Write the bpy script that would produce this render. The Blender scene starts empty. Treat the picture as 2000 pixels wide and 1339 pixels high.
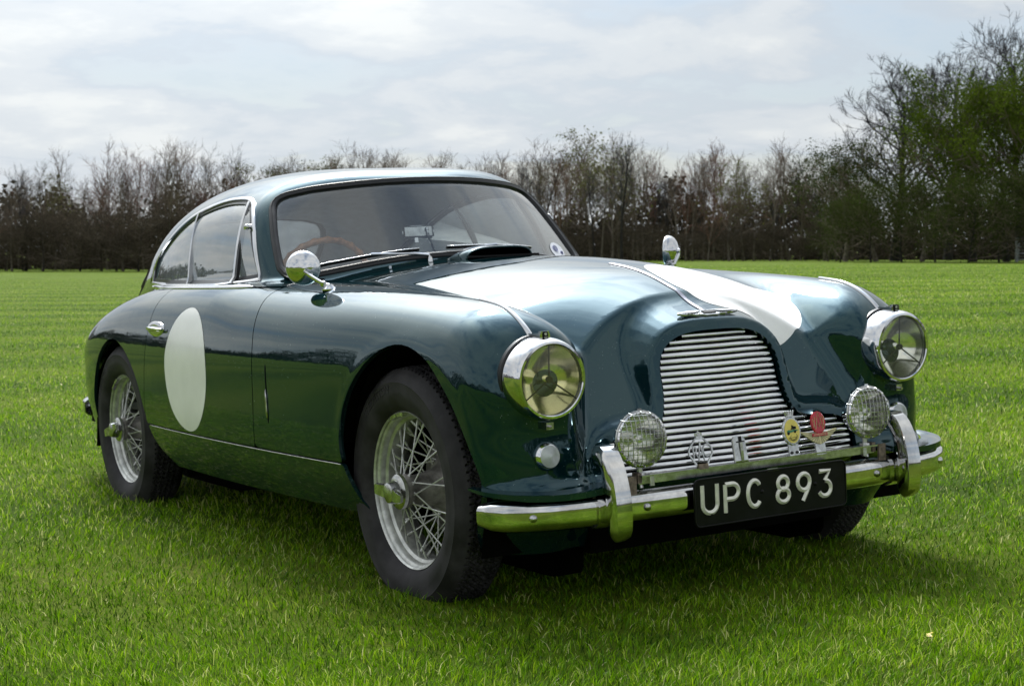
import bpy, bmesh, math, random
import numpy as np
from mathutils import Matrix, Vector

scene = bpy.context.scene
COL = scene.collection
RNG = np.random.default_rng(7)
random.seed(7)

# ---------------------------------------------------------------- camera
YAW, PITCH, ROLL = (math.radians(a) for a in (149.26720435, -3.17831191, -2.64979101))
FWD = Vector((math.cos(YAW)*math.cos(PITCH), math.sin(YAW)*math.cos(PITCH), math.sin(PITCH)))
RIGHT = Vector((math.sin(YAW), -math.cos(YAW), 0))
UP = RIGHT.cross(FWD)
# the car stands on a faintly tilted patch of the field: CAR_M turns the car's frame into the world's
_rc = RIGHT*math.cos(ROLL)+UP*math.sin(ROLL)
_uc = UP*math.cos(ROLL)-RIGHT*math.sin(ROLL)
_A = Matrix((RIGHT, UP, FWD)).transposed(); _B = Matrix((_rc, _uc, FWD)).transposed()
CAR_M = _A @ _B.transposed()
CAM_POS = CAR_M @ Vector((4.08432779, -2.7921359, .98783921))

cam_data = bpy.data.cameras.new('camera')
cam = bpy.data.objects.new('camera', cam_data); COL.objects.link(cam)
cam.matrix_world = Matrix.Translation(CAM_POS) @ Matrix((RIGHT, UP, -FWD)).transposed().to_4x4()
cam_data.sensor_width = 36.0
cam_data.lens = 3227.74/2000*36.0
cam_data.clip_start = .1; cam_data.clip_end = 4000
cam_data.dof.use_dof = True
cam_data.dof.focus_distance = 3.9
cam_data.dof.aperture_fstop = 13.0
scene.camera = cam
scene.render.resolution_x = 1024; scene.render.resolution_y = 685

# ---------------------------------------------------------------- sky and sun
SUN_DIR = Vector((-.640, .185, .746)).normalized()           # towards the sun
world = bpy.data.worlds.new('World'); scene.world = world
world.use_nodes = True
nt = world.node_tree; nt.nodes.clear()
def N(tree, t, **kw):
    n = tree.nodes.new(t)
    for k, v in kw.items(): setattr(n, k, v)
    return n
out = N(nt, 'ShaderNodeOutputWorld')
sky = N(nt, 'ShaderNodeTexSky', sky_type='NISHITA', sun_disc=False)
sky.sun_elevation = math.asin(SUN_DIR.z); sky.sun_rotation = math.atan2(SUN_DIR.x, SUN_DIR.y)
sky.air_density = 1.0; sky.dust_density = 1.5
bg_sky = N(nt, 'ShaderNodeBackground'); bg_sky.inputs[1].default_value = .08
nt.links.new(sky.outputs[0], bg_sky.inputs[0])
tc = N(nt, 'ShaderNodeTexCoord'); sep = N(nt, 'ShaderNodeSeparateXYZ'); nt.links.new(tc.outputs['Generated'], sep.inputs[0])
def M_(tree, op, a, b=None, c=None):
    n = N(tree, 'ShaderNodeMath', operation=op)
    for i, v in enumerate((a, b, c)):
        if v is None: continue
        if isinstance(v, (int, float)): n.inputs[i].default_value = v
        else: tree.links.new(v, n.inputs[i])
    return n.outputs[0]
zc = M_(nt, 'ADD', M_(nt, 'MAXIMUM', sep.outputs[2], 0.0), .19)
cu = M_(nt, 'DIVIDE', sep.outputs[0], zc); cv = M_(nt, 'DIVIDE', sep.outputs[1], zc)
comb = N(nt, 'ShaderNodeCombineXYZ'); nt.links.new(cu, comb.inputs[0]); nt.links.new(cv, comb.inputs[1])
def noise(tree, vec, scale, detail, rough, dist=0.0, off=None):
    if off is not None:
        mp = N(tree, 'ShaderNodeVectorMath', operation='ADD'); mp.inputs[1].default_value = off
        tree.links.new(vec, mp.inputs[0]); vec = mp.outputs[0]
    n = N(tree, 'ShaderNodeTexNoise'); n.inputs['Scale'].default_value = scale; n.inputs['Detail'].default_value = detail
    n.inputs['Roughness'].default_value = rough; n.inputs['Distortion'].default_value = dist
    tree.links.new(vec, n.inputs['Vector']); return n.outputs['Fac']
def ramp(tree, fac, stops, mode='EASE'):
    n = N(tree, 'ShaderNodeValToRGB'); n.color_ramp.interpolation = mode
    e = n.color_ramp.elements
    while len(e) > 1: e.remove(e[-1])
    e[0].position = stops[0][0]; e[0].color = (*stops[0][1], 1)
    for p_, c_ in stops[1:]:
        q = e.new(p_); q.color = (*c_, 1)
    if fac is not None: tree.links.new(fac, n.inputs[0])
    return n.outputs[0]
n1 = noise(nt, comb.outputs[0], 1.9, 8, .58, .25, (3.1, 1.7, 0))
n2 = noise(nt, comb.outputs[0], .55, 3, .5, .2, (7.7, 4.2, 0))
nsum = M_(nt, 'ADD', M_(nt, 'MULTIPLY', n1, .62), M_(nt, 'MULTIPLY', n2, .38))
cloud_col = ramp(nt, nsum, [(.34, (.27, .33, .41)), (.42, (.37, .415, .465)), (.49, (.45, .48, .505)), (.56, (.52, .54, .545)), (.65, (.60, .60, .585))])
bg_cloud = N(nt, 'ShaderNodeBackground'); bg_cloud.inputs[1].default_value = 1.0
# thin cloud scatters forward: glow round the hidden sun, boosted to whiten the bonnet's reflection
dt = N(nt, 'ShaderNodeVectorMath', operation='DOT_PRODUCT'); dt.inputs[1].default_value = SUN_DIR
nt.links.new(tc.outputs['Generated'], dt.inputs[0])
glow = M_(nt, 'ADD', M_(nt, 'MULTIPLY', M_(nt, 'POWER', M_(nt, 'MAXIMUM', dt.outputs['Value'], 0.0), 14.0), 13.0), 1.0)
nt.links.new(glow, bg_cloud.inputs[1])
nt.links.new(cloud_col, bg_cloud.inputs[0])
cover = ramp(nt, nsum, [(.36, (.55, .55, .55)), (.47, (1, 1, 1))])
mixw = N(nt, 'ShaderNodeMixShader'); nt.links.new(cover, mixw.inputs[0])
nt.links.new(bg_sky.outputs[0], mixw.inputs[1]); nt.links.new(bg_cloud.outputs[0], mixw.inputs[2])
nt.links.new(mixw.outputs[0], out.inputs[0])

sun_data = bpy.data.lights.new('sun', 'SUN'); sun_data.energy = 2.0; sun_data.angle = math.radians(14.0); sun_data.color = (1.0, .95, .86)
sun = bpy.data.objects.new('sun', sun_data); COL.objects.link(sun)
sun.rotation_euler = SUN_DIR.to_track_quat('Z', 'Y').to_euler(); sun.location = (0, 0, 30)

vs = scene.view_settings
vs.view_transform = 'Standard'; vs.look = 'None'; vs.exposure = .58; vs.gamma = 1.0; vs.use_curve_mapping = False
scene.cycles.max_bounces = 10; scene.cycles.transparent_max_bounces = 16; scene.cycles.glossy_bounces = 6
scene.cycles.caustics_reflective = False; scene.cycles.caustics_refractive = False
scene.cycles.sample_clamp_indirect = 6.0
# ---------------------------------------------------------------- helpers
def new_mat(name):
    m = bpy.data.materials.new(name); m.use_nodes = True
    t = m.node_tree; t.nodes.clear()
    o = t.nodes.new('ShaderNodeOutputMaterial')
    return m, t, o
def bsdf(t, o, color=(.5, .5, .5), rough=.5, metal=0.0, ior=1.5, coat=0.0, spec=.5):
    b = t.nodes.new('ShaderNodeBsdfPrincipled')
    b.inputs['Base Color'].default_value = (*color, 1); b.inputs['Roughness'].default_value = rough
    b.inputs['Metallic'].default_value = metal; b.inputs['IOR'].default_value = ior
    b.inputs['Coat Weight'].default_value = coat; b.inputs['Coat Roughness'].default_value = .03
    b.inputs['Specular IOR Level'].default_value = spec
    t.links.new(b.outputs[0], o.inputs[0])
    return b
def coords(t, kind='Object'):
    return t.nodes.new('ShaderNodeTexCoord').outputs[kind]
def bump(t, b, height, strength=.3, dist=.002):
    n = t.nodes.new('ShaderNodeBump'); n.inputs['Strength'].default_value = strength; n.inputs['Distance'].default_value = dist
    t.links.new(height, n.inputs['Height']); t.links.new(n.outputs[0], b.inputs['Normal']); return n
def mapping(t, vec, scale=(1, 1, 1)):
    n = t.nodes.new('ShaderNodeMapping'); n.inputs['Scale'].default_value = scale; t.links.new(vec, n.inputs['Vector']); return n.outputs[0]
def mixcol(t, fac, a, b):
    n = t.nodes.new('ShaderNodeMix'); n.data_type = 'RGBA'
    for i, v in ((0, fac), (6, a), (7, b)):
        if isinstance(v, (int, float)): n.inputs[i].default_value = v
        elif isinstance(v, tuple): n.inputs[i].default_value = (*v, 1)
        else: t.links.new(v, n.inputs[i])
    return n.outputs[2]
MATS = {}
def simple(name, color, rough, metal=0.0, spec=.5, coat=0.0, bumpy=None, mottled=None):
    """procedural material: base colour with a little mottling and fine relief"""
    m, t, o = new_mat(name); b = bsdf(t, o, color, rough, metal, spec=spec, coat=coat)
    c = coords(t)
    if mottled:
        s, amt = mottled
        f = noise(t, c, s, 5, .6)
        dark = tuple(v*(1-amt) for v in color); lite = tuple(min(1, v*(1+amt)) for v in color)
        t.links.new(ramp(t, f, [(.3, dark), (.7, lite)]), b.inputs['Base Color'])
        r_ = t.nodes.new('ShaderNodeMapRange'); t.links.new(f, r_.inputs[0])
        r_.inputs[3].default_value = max(.02, rough*(1-.5*amt)); r_.inputs[4].default_value = min(1, rough*(1+.8*amt))
        t.links.new(r_.outputs[0], b.inputs['Roughness'])
    if bumpy:
        s, st, d = bumpy; bump(t, b, noise(t, c, s, 4, .55), st, d)
    MATS[name] = m
    return m
def pane(name, tint, ior=1.5, rough=0.0, extra=0.0, dust=0.0, gain=1.7, dust_col=(.54, .60, .63)):
    """thin sheet glass: tinted see-through with a Fresnel reflection"""
    m, t, o = new_mat(name)
    tr = t.nodes.new('ShaderNodeBsdfTransparent'); tr.inputs[0].default_value = (*tint, 1)
    gl = t.nodes.new('ShaderNodeBsdfGlossy'); gl.inputs['Roughness'].default_value = rough
    fr = t.nodes.new('ShaderNodeFresnel'); fr.inputs[0].default_value = ior
    fac = M_(t, 'MINIMUM', M_(t, 'ADD', M_(t, 'MULTIPLY', fr.outputs[0], gain), extra), 1.0)
    mx = t.nodes.new('ShaderNodeMixShader'); t.links.new(fac, mx.inputs[0])
    t.links.new(tr.outputs[0], mx.inputs[1]); t.links.new(gl.outputs[0], mx.inputs[2])
    last = mx
    if dust:                      # a thin film of dust, uneven
        df = t.nodes.new('ShaderNodeBsdfDiffuse'); df.inputs[0].default_value = (*dust_col, 1)
        d = M_(t, 'MULTIPLY', noise(t, coords(t), 5, 5, .65), dust*2)
        tl = t.nodes.new('ShaderNodeBsdfTranslucent'); tl.inputs[0].default_value = (*dust_col, 1)
        dm = t.nodes.new('ShaderNodeMixShader'); dm.inputs[0].default_value = .5; t.links.new(df.outputs[0], dm.inputs[1]); t.links.new(tl.outputs[0], dm.inputs[2])
        last = t.nodes.new('ShaderNodeMixShader'); t.links.new(d, last.inputs[0]); t.links.new(mx.outputs[0], last.inputs[1]); t.links.new(dm.outputs[0], last.inputs[2])
    t.links.new(last.outputs[0], o.inputs[0])
    MATS[name] = m; return m

def mesh_obj(name, V, F, mat, parent=None, smooth=True, normals=None, sharp=None):
    me = bpy.data.meshes.new(name)
    V = np.asarray(V, float)
    me.from_pydata(V.tolist(), [], [list(map(int, f)) for f in F])
    if mat is not None: me.materials.append(mat)
    if smooth:
        me.polygons.foreach_set('use_smooth', [True]*len(me.polygons))
        if sharp is not None: me.set_sharp_from_angle(angle=math.radians(sharp))
    if normals is not None: me.normals_split_custom_set_from_vertices([tuple(n) for n in normals])
    me.update()
    o = bpy.data.objects.new(name, me); COL.objects.link(o)
    if parent is not None: o.parent = parent
    return o
def empty(name, parent=None):
    o = bpy.data.objects.new(name, None); o.empty_display_size = .1; COL.objects.link(o)
    if parent is not None: o.parent = parent
    return o
def tag(o, label=None, cat=None, group=None, kind=None):
    for k, v in (('label', label), ('category', cat), ('group', group), ('kind', kind)):
        if v: o[k] = v
    return o
class MB:
    """collects simple shapes into one mesh"""
    def __init__(s): s.V = []; s.F = []
    def add(s, V, F):
        b = len(s.V); s.V += [tuple(map(float, v)) for v in V]; s.F += [[b+int(i) for i in f] for f in F]; return s
    def box(s, c, size, R=None):
        hx, hy, hz = (v/2 for v in size)
        P = np.array([(sx*hx, sy*hy, sz*hz) for sx in (-1, 1) for sy in (-1, 1) for sz in (-1, 1)])
        if R is not None: P = P @ np.asarray(R).T
        return s.add(P+np.asarray(c), [(0, 1, 3, 2), (4, 6, 7, 5), (0, 4, 5, 1), (2, 3, 7, 6), (0, 2, 6, 4), (1, 5, 7, 3)])
    def tube(s, path, r, n=8, cap=True):
        V, F = tube(path, r, n, cap); return s.add(V, F)
    def lathe(s, prof, axis='y', c=(0, 0, 0), n=48, closed=False):
        V, F = lathe(prof, axis, c, n, closed); return s.add(V, F)
    def obj(s, name, mat, parent=None, smooth=True, sharp=35): return mesh_obj(name, s.V, s.F, mat, parent, smooth, None, sharp)

def frames(path, closed=False, up=None):
    P = np.asarray(path, float); n = len(P)
    T = np.roll(P, -1, 0)-np.roll(P, 1, 0)
    if not closed: T[0] = P[1]-P[0]; T[-1] = P[-1]-P[-2]
    T /= np.maximum(np.linalg.norm(T, axis=1, keepdims=True), 1e-12)
    if up is not None:
        U = np.broadcast_to(np.asarray(up, float), P.shape).copy()
        U -= (U*T).sum(1, keepdims=True)*T; U /= np.maximum(np.linalg.norm(U, axis=1, keepdims=True), 1e-12)
    else:
        U = np.zeros_like(P); a = np.array([0, 0, 1.]) if abs(T[0, 2]) < .9 else np.array([1., 0, 0])
        u = a-T[0]*(a@T[0]); u /= np.linalg.norm(u)
        for i in range(n):
            u = u-T[i]*(u@T[i]); u /= max(np.linalg.norm(u), 1e-12); U[i] = u
    return P, T, U, np.cross(T, U)
def tube(path, r, n=8, cap=True, closed=False):
    P, T, U, B = frames(path, closed)
    r = np.broadcast_to(np.asarray(r, float), (len(P),))
    a = np.arange(n)*2*np.pi/n
    V = (P[:, None]+r[:, None, None]*(np.cos(a)[None, :, None]*U[:, None]+np.sin(a)[None, :, None]*B[:, None])).reshape(-1, 3)
    F = []
    m = len(P)
    for i in range(m if closed else m-1):
        j = (i+1) % m
        for k in range(n):
            l = (k+1) % n; F.append((i*n+k, i*n+l, j*n+l, j*n+k))
    if cap and not closed: F.append(tuple(range(n))[::-1]); F.append(tuple(range((m-1)*n, m*n)))
    return V, F
def sweep(path, prof, up, closed=False, cap=True, prof_closed=True, scale=None):
    """prof: (side, up) pairs swept along the path; up: one vector or one per point"""
    P, T, U, B = frames(path, closed, up)
    prof = np.asarray(prof, float); n = len(prof); m = len(P)
    sc = np.ones(m) if scale is None else np.asarray(scale, float)
    V = (P[:, None]+sc[:, None, None]*(prof[None, :, 0, None]*B[:, None]+prof[None, :, 1, None]*U[:, None])).reshape(-1, 3)
    F = []
    for i in range(m if closed else m-1):
        j = (i+1) % m
        for k in range(n if prof_closed else n-1):
            l = (k+1) % n; F.append((i*n+k, j*n+k, j*n+l, i*n+l))
    if cap and not closed and prof_closed: F.append(tuple(range(n))); F.append(tuple(range((m-1)*n, m*n))[::-1])
    return V, F
def lathe(prof, axis='y', c=(0, 0, 0), n=48, closed=False):
    """prof: (radius, along axis)"""
    a = np.arange(n)*2*np.pi/n; prof = np.asarray(prof, float); m = len(prof)
    R = prof[:, 0][:, None]; L = np.broadcast_to(prof[:, 1][:, None], (m, n))
    ca, sa = R*np.cos(a), R*np.sin(a)
    V = {'y': (ca, L, sa), 'x': (L, ca, sa), 'z': (ca, sa, L)}[axis]
    V = np.stack(V, -1).reshape(-1, 3)+np.asarray(c)
    F = []
    for i in range(m if closed else m-1):
        j = (i+1) % m
        for k in range(n):
            l = (k+1) % n
            F.append((i*n+k, i*n+l, j*n+l, j*n+k) if axis != 'y' else (i*n+k, j*n+k, j*n+l, i*n+l))
    return V, F
def resample(P, step, closed=False):
    P = np.asarray(P, float)
    if closed: P = np.vstack([P, P[:1]])
    d = np.r_[0, np.cumsum(np.linalg.norm(np.diff(P, axis=0), axis=1))]
    n = max(3, int(round(d[-1]/step)))
    t = np.linspace(0, d[-1], n+1)
    if closed: t = t[:-1]
    return np.stack([np.interp(t, d, P[:, k]) for k in range(P.shape[1])], 1)
def smooth_open(P, it=2):
    P = np.asarray(P, float)
    for _ in range(it):
        Q = np.empty((2*(len(P)-1), P.shape[1])); Q[0::2] = .75*P[:-1]+.25*P[1:]; Q[1::2] = .25*P[:-1]+.75*P[1:]
        P = np.vstack([P[:1], Q, P[-1:]])
    return P
def text_mesh(body, size, depth):
    cu_ = bpy.data.curves.new('lettering', 'FONT'); cu_.body = body; cu_.size = size; cu_.extrude = depth; cu_.resolution_u = 3
    cu_.align_x = 'CENTER'; cu_.align_y = 'CENTER'
    o = bpy.data.objects.new('lettering', cu_); COL.objects.link(o)
    bpy.context.view_layer.update()
    me = bpy.data.meshes.new_from_object(o.evaluated_get(bpy.context.evaluated_depsgraph_get()))
    V = np.array([v.co[:] for v in me.vertices]); F = [list(q.vertices) for q in me.polygons]
    bpy.data.objects.remove(o); bpy.data.curves.remove(cu_); bpy.data.meshes.remove(me)
    return V, F
# ---------------------------------------------------------------- materials
def paint_material():
    m, t, o = new_mat('green_paint'); b = bsdf(t, o, (.0045, .024, .023), .04, ior=1.72)
    b.inputs['Specular Tint'].default_value = (.55, .86, .95, 1)
    c = coords(t)
    f = noise(t, c, 2.3, 4, .6)
    t.links.new(ramp(t, f, [(.3, (.0012, .0120, .0150)), (.7, (.0018, .0165, .0190))]), b.inputs['Base Color'])
    # stone chips and specks, in patches
    chip = M_(t, 'MULTIPLY', M_(t, 'GREATER_THAN', noise(t, c, 190, 2, .5), .735), M_(t, 'GREATER_THAN', noise(t, c, 3.1, 3, .5, 0, (4, 2, 7)), .50))
    base_ = b.inputs['Base Color'].links[0].from_socket
    t.links.new(mixcol(t, chip, base_, (.16, .18, .17)), b.inputs['Base Color'])
    # old hand-flatted paint: long gentle waves and a little dust
    w = M_(t, 'ADD', M_(t, 'MULTIPLY', noise(t, c, 9, 2, .5), 1.0), M_(t, 'MULTIPLY', noise(t, c, 60, 2, .5), .06))
    n = t.nodes.new('ShaderNodeBump'); n.inputs['Strength'].default_value = .085; n.inputs['Distance'].default_value = .006
    t.links.new(w, n.inputs['Height']); t.links.new(n.outputs[0], b.inputs['Normal'])
    d = noise(t, c, 14, 6, .7)
    r_ = t.nodes.new('ShaderNodeMapRange'); t.links.new(d, r_.inputs[0]); r_.inputs[1].default_value = .45; r_.inputs[2].default_value = .75
    r_.inputs[3].default_value = .025; r_.inputs[4].default_value = .09; t.links.new(r_.outputs[0], b.inputs['Roughness'])
    MATS['green_paint'] = m; return m
PAINT = paint_material()
CHROME = simple('chrome', (.70, .70, .71), .05, 1.0, mottled=(9, .12), bumpy=(14, .04, .004))
BUMPER_CHROME = simple('old_chrome', (.62, .615, .605), .075, 1.0, mottled=(14, .22), bumpy=(20, .04, .003))
DULL_CHROME = simple('worn_chrome', (.52, .52, .50), .24, 1.0, mottled=(40, .25), bumpy=(60, .08, .001))
ALLOY = simple('aluminium_paint', (.60, .60, .57), .38, .55, mottled=(30, .25), bumpy=(120, .1, .0006))
DIRTY_METAL = simple('dirty_cast_metal', (.36, .335, .32), .45, .75, mottled=(22, .5), bumpy=(90, .3, .001))
RUSTY = simple('rusty_steel', (.20, .155, .125), .7, .3, mottled=(70, .5), bumpy=(90, .4, .001))
BLACK = simple('black_paint', (.003, .003, .0035), .35, spec=.2, mottled=(30, .5), bumpy=(200, .1, .0004))
MATT_BLACK = simple('matt_black', (.0025, .0025, .0025), .95, spec=.05, mottled=(12, .4))
SEAL = simple('black_rubber_seal', (.012, .012, .014), .38, mottled=(40, .4))
TYRE = simple('tyre_rubber', (.027, .0245, .027), .62, spec=.3, mottled=(11, .6), bumpy=(150, .25, .0006))
WHITE = simple('white_roundel_paint', (.90, .89, .87), .32, coat=.3, mottled=(8, .04))
LETTER = simple('silver_white_lettering', (.80, .78, .70), .34, .25, mottled=(60, .1))
CLOTH = simple('grey_headlining', (.46, .50, .54), .95, spec=.1, mottled=(20, .15), bumpy=(300, .3, .001))
LEATHER = simple('grey_leather', (.42, .43, .43), .55, mottled=(14, .25), bumpy=(160, .25, .0008))
DARK_TRIM = simple('dark_trim', (.03, .03, .033), .6, mottled=(14, .3))
WOOD = simple('varnished_wood', (.58, .24, .10), .3, coat=.6, mottled=(60, .35))
RED_ENAMEL = simple('red_enamel', (.50, .010, .022), .2, coat=.5, mottled=(60, .2))
YELLOW_ENAMEL = simple('yellow_enamel', (.78, .62, .10), .25, coat=.5, mottled=(60, .1))
GREEN_ENAMEL = simple('green_enamel', (.02, .20, .07), .25, coat=.5, mottled=(60, .2))
GOLD = simple('pale_gold_enamel', (.62, .55, .30), .3, .3, mottled=(60, .2))
STICKER = simple('sticker_paper', (.74, .75, .80), .5, mottled=(60, .05))
STICKER_INK = simple('violet_ink', (.22, .23, .42), .5, mottled=(90, .4))
LENS_FROST = simple('frosted_lens', (.55, .57, .58), .18, coat=.6, mottled=(30, .15))
GLASS = pane('window_glass', (.84, .89, .87), extra=.20, dust=.20)
SCREEN_GLASS = pane('windscreen_glass', (.92, .97, .98), extra=.10, dust=.02)
LENS_CLEAR = pane('clear_lens', (.98, .98, .93), gain=1.0, dust=.10, dust_col=(.80, .80, .70))
LENS_AMBER = pane('yellow_lens', (.97, .94, .68), gain=1.0, dust=.12, dust_col=(.80, .76, .48))
BOWL = simple('silvered_bowl', (.93, .93, .91), .12, 1.0, mottled=(20, .08))
SPEAR = simple('spear_metal', (.20, .20, .23), .35, 1.0, mottled=(30, .2))
GATE_METAL = simple('galvanised_steel', (.34, .36, .38), .5, .6, mottled=(9, .25))
# ---------------------------------------------------------------- the field
N_TILT = CAR_M @ Vector((0, 0, 1))
def ground_z(x, y):
    pl = -(N_TILT.x*x+N_TILT.y*y)/N_TILT.z
    return .32*np.tanh(pl/.32)+.050
def ground_material():
    m, t, o = new_mat('meadow'); b = bsdf(t, o, (.07, .13, .02), .9, spec=.1)
    c = coords(t)
    f1 = noise(t, c, .35, 5, .6); f2 = noise(t, c, 6, 6, .7); f3 = noise(t, c, 70, 4, .7)
    # mower stripes
    s_ = t.nodes.new('ShaderNodeSeparateXYZ'); t.links.new(c, s_.inputs[0])
    a_ = M_(t, 'ADD', M_(t, 'MULTIPLY', s_.outputs[0], .80), M_(t, 'MULTIPLY', s_.outputs[1], -.62))
    a_ = M_(t, 'ADD', a_, M_(t, 'MULTIPLY', f1, 1.2))
    st = M_(t, 'ADD', M_(t, 'MULTIPLY', M_(t, 'SINE', M_(t, 'MULTIPLY', a_, 1.9)), .5), .5)
    mix_ = M_(t, 'ADD', M_(t, 'MULTIPLY', f1, .42), M_(t, 'ADD', M_(t, 'MULTIPLY', f2, .30), M_(t, 'ADD', M_(t, 'MULTIPLY', f3, .06), M_(t, 'MULTIPLY', st, .23))))
    t.links.new(ramp(t, mix_, [(.32, (.058, .108, .004)), (.48, (.098, .160, .006)), (.60, (.136, .196, .010)), (.74, (.18, .21, .030))]), b.inputs['Base Color'])
    bump(t, b, M_(t, 'ADD', f3, M_(t, 'MULTIPLY', f2, .5)), .9, .05)
    return m
def build_ground():
    rs = np.r_[0, np.geomspace(.4, 2500, 95)]; n = 144
    a = np.arange(n)*2*np.pi/n
    V = [(0, 0, 0)]
    for r_ in rs[1:]:
        x, y = r_*np.cos(a), r_*np.sin(a); V += list(zip(x, y, ground_z(x, y)))
    F = [(0, 1+k, 1+(k+1) % n) for k in range(n)]
    for i in range(len(rs)-2):
        for k in range(n):
            l = (k+1) % n; p_ = 1+i*n
            F.append((p_+k, p_+n+k, p_+n+l, p_+l))
    o = mesh_obj('field', V, F, ground_material()); tag(o, 'broad mown green field running back to the trees', 'field', kind='structure')
build_ground()

def build_grass():
    m, t, o = new_mat('grass_blade')
    at = t.nodes.new('ShaderNodeAttribute'); at.attribute_name = 'tint'
    colr = ramp(t, at.outputs['Fac'], [(0, (.024, .065, .001)), (.27, (.105, .255, .002)), (.54, (.222, .415, .004)), (.83, (.40, .53, .028)), (1, (.70, .66, .34))], 'LINEAR')
    d = t.nodes.new('ShaderNodeBsdfPrincipled'); d.inputs['Roughness'].default_value = .38; d.inputs['Specular IOR Level'].default_value = .17
    tr = t.nodes.new('ShaderNodeBsdfTranslucent')
    t.links.new(colr, d.inputs['Base Color']); t.links.new(colr, tr.inputs[0])
    mx = t.nodes.new('ShaderNodeMixShader'); mx.inputs[0].default_value = .42
    t.links.new(d.outputs[0], mx.inputs[1]); t.links.new(tr.outputs[0], mx.inputs[2]); t.links.new(mx.outputs[0], o.inputs[0])
    n = 570000
    rng = np.random.default_rng(11)
    # distance from the camera: dense close by, thinning far off
    u = rng.random(n); lo, hi, e = 2.7, 75.0, 1.55
    # pdf ~ r * r^-e
    q = 2-e-.62
    r_ = (lo**q+u*(hi**q-lo**q))**(1/q)
    ang = math.atan2(FWD.y, FWD.x)+rng.uniform(-1, 1, n)*np.radians(np.interp(r_, [3, 12, 30], [31, 27, 22]))
    x = CAM_POS.x+r_*np.cos(ang); y = CAM_POS.y+r_*np.sin(ang)
    x += rng.normal(0, .01, n); y += rng.normal(0, .01, n)
    def lump(x, y, s, seed):
        g = np.random.default_rng(seed); acc = 0
        for k in range(7):
            th = g.uniform(0, 2*np.pi); fr = s*g.uniform(.5, 1.8)
            acc = acc+np.sin((x*np.cos(th)+y*np.sin(th))*fr+g.uniform(0, 6.28))
        return acc/7**.5/1.4
    big = lump(x, y, 1.4, 3); mid = lump(x, y, 7.0, 5); small = lump(x, y, 30, 9)
    L = (.0265+.004*big+.008*small+.003*mid)*rng.uniform(.5, 1.5, n)
    tall = rng.random(n) < .035; L[tall] *= 1.6
    L = np.clip(L, .015, .12)
    wd = rng.uniform(.0009, .0019, n)*np.clip((r_/5.0)**.70, .9, 4.0)
    z = ground_z(x, y)-.004
    yaw = rng.uniform(0, 2*np.pi, n); lean = rng.uniform(.15, 1.05, n)
    comb_a = lump(x, y, 3.0, 21)*2.5
    lx = np.cos(yaw)*lean*1.15+.18*np.cos(comb_a); ly = np.sin(yaw)*lean*1.15+.18*np.sin(comb_a)
    face = rng.uniform(0, 2*np.pi, n); wx, wy = np.cos(face)*wd, np.sin(face)*wd
    up = 1/np.sqrt(1+lx*lx+ly*ly)
    tip = np.stack([x+lx*L*up*1.15, y+ly*L*up*1.15, z+L*up*.95], 1)
    midp = np.stack([x+lx*L*up*.42, y+ly*L*up*.42, z+L*up*.62], 1)
    base = np.stack([x, y, z], 1); w = np.stack([wx, wy, np.zeros(n)], 1)
    V = np.empty((n, 5, 3), np.float32)
    V[:, 0] = base-w; V[:, 1] = base+w; V[:, 2] = midp-w*.8; V[:, 3] = midp+w*.8; V[:, 4] = tip
    me = bpy.data.meshes.new('grass')
    me.vertices.add(n*5); me.vertices.foreach_set('co', V.reshape(-1))
    k = np.arange(n)[:, None]*5
    loops = np.concatenate([k+np.array([[0, 1, 3, 2]]), k+np.array([[2, 3, 4]])], 1).astype(np.int32)     # 7 per blade
    me.loops.add(n*7); me.loops.foreach_set('vertex_index', loops.reshape(-1))
    st = (np.arange(n)[:, None]*7+np.array([[0, 4]])).reshape(-1).astype(np.int32)
    me.polygons.add(n*2); me.polygons.foreach_set('loop_start', st)
    me.polygons.foreach_set('use_smooth', np.ones(n*2, bool))
    patch = lump(x, y, .55, 31); tint = np.clip(.36+.10*patch+.06*np.sin(1.9*(.80*x-.62*y))*np.clip((r_-5)/6, 0, 1)+.11*big+.10*mid+.06*small+rng.normal(0, .25, n), 0, .9)
    straw = rng.random(n) < (.05+.10*np.clip(big, 0, 1)+.05*np.clip(mid, 0, 1)+.12*np.clip(patch-.2, 0, 1)); tint[straw] = rng.uniform(.85, 1, straw.sum())
    a = me.attributes.new('tint', 'FLOAT', 'POINT'); a.data.foreach_set('value', np.repeat(tint, 5).astype(np.float32))
    me.materials.append(m); me.update(calc_edges=True); me.validate()
    o = bpy.data.objects.new('grass', me); COL.objects.link(o)
    tag(o, 'short green lawn blades with scattered straw around the car', 'grass', kind='stuff')
build_grass()
# ---------------------------------------------------------------- trees
BARK = simple('bark', (.150, .128, .108), .9, spec=.1, mottled=(3, .4))
BARK_DARK = simple('dark_bark', (.032, .029, .030), .9, spec=.1, mottled=(3, .4))
TWIG = simple('brown_twigs', (.145, .115, .092), .9, spec=.1, mottled=(.6, .45))
TWIG_RED = simple('red_brown_twigs', (.155, .085, .065), .9, spec=.1, mottled=(.6, .4))
TWIG_GREY = simple('grey_twigs', (.060, .058, .064), .9, spec=.1, mottled=(.6, .4))
def leaf_mat(name, a, b_):
    m, t, o = new_mat(name)
    f = noise(t, coords(t), .9, 3, .6)
    c = ramp(t, f, [(.3, a), (.7, b_)])
    d = t.nodes.new('ShaderNodeBsdfDiffuse'); tr = t.nodes.new('ShaderNodeBsdfTranslucent')
    t.links.new(c, d.inputs[0]); t.links.new(c, tr.inputs[0])
    mx = t.nodes.new('ShaderNodeMixShader'); mx.inputs[0].default_value = .35
    t.links.new(d.outputs[0], mx.inputs[1]); t.links.new(tr.outputs[0], mx.inputs[2]); t.links.new(mx.outputs[0], o.inputs[0])
    return m
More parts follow.
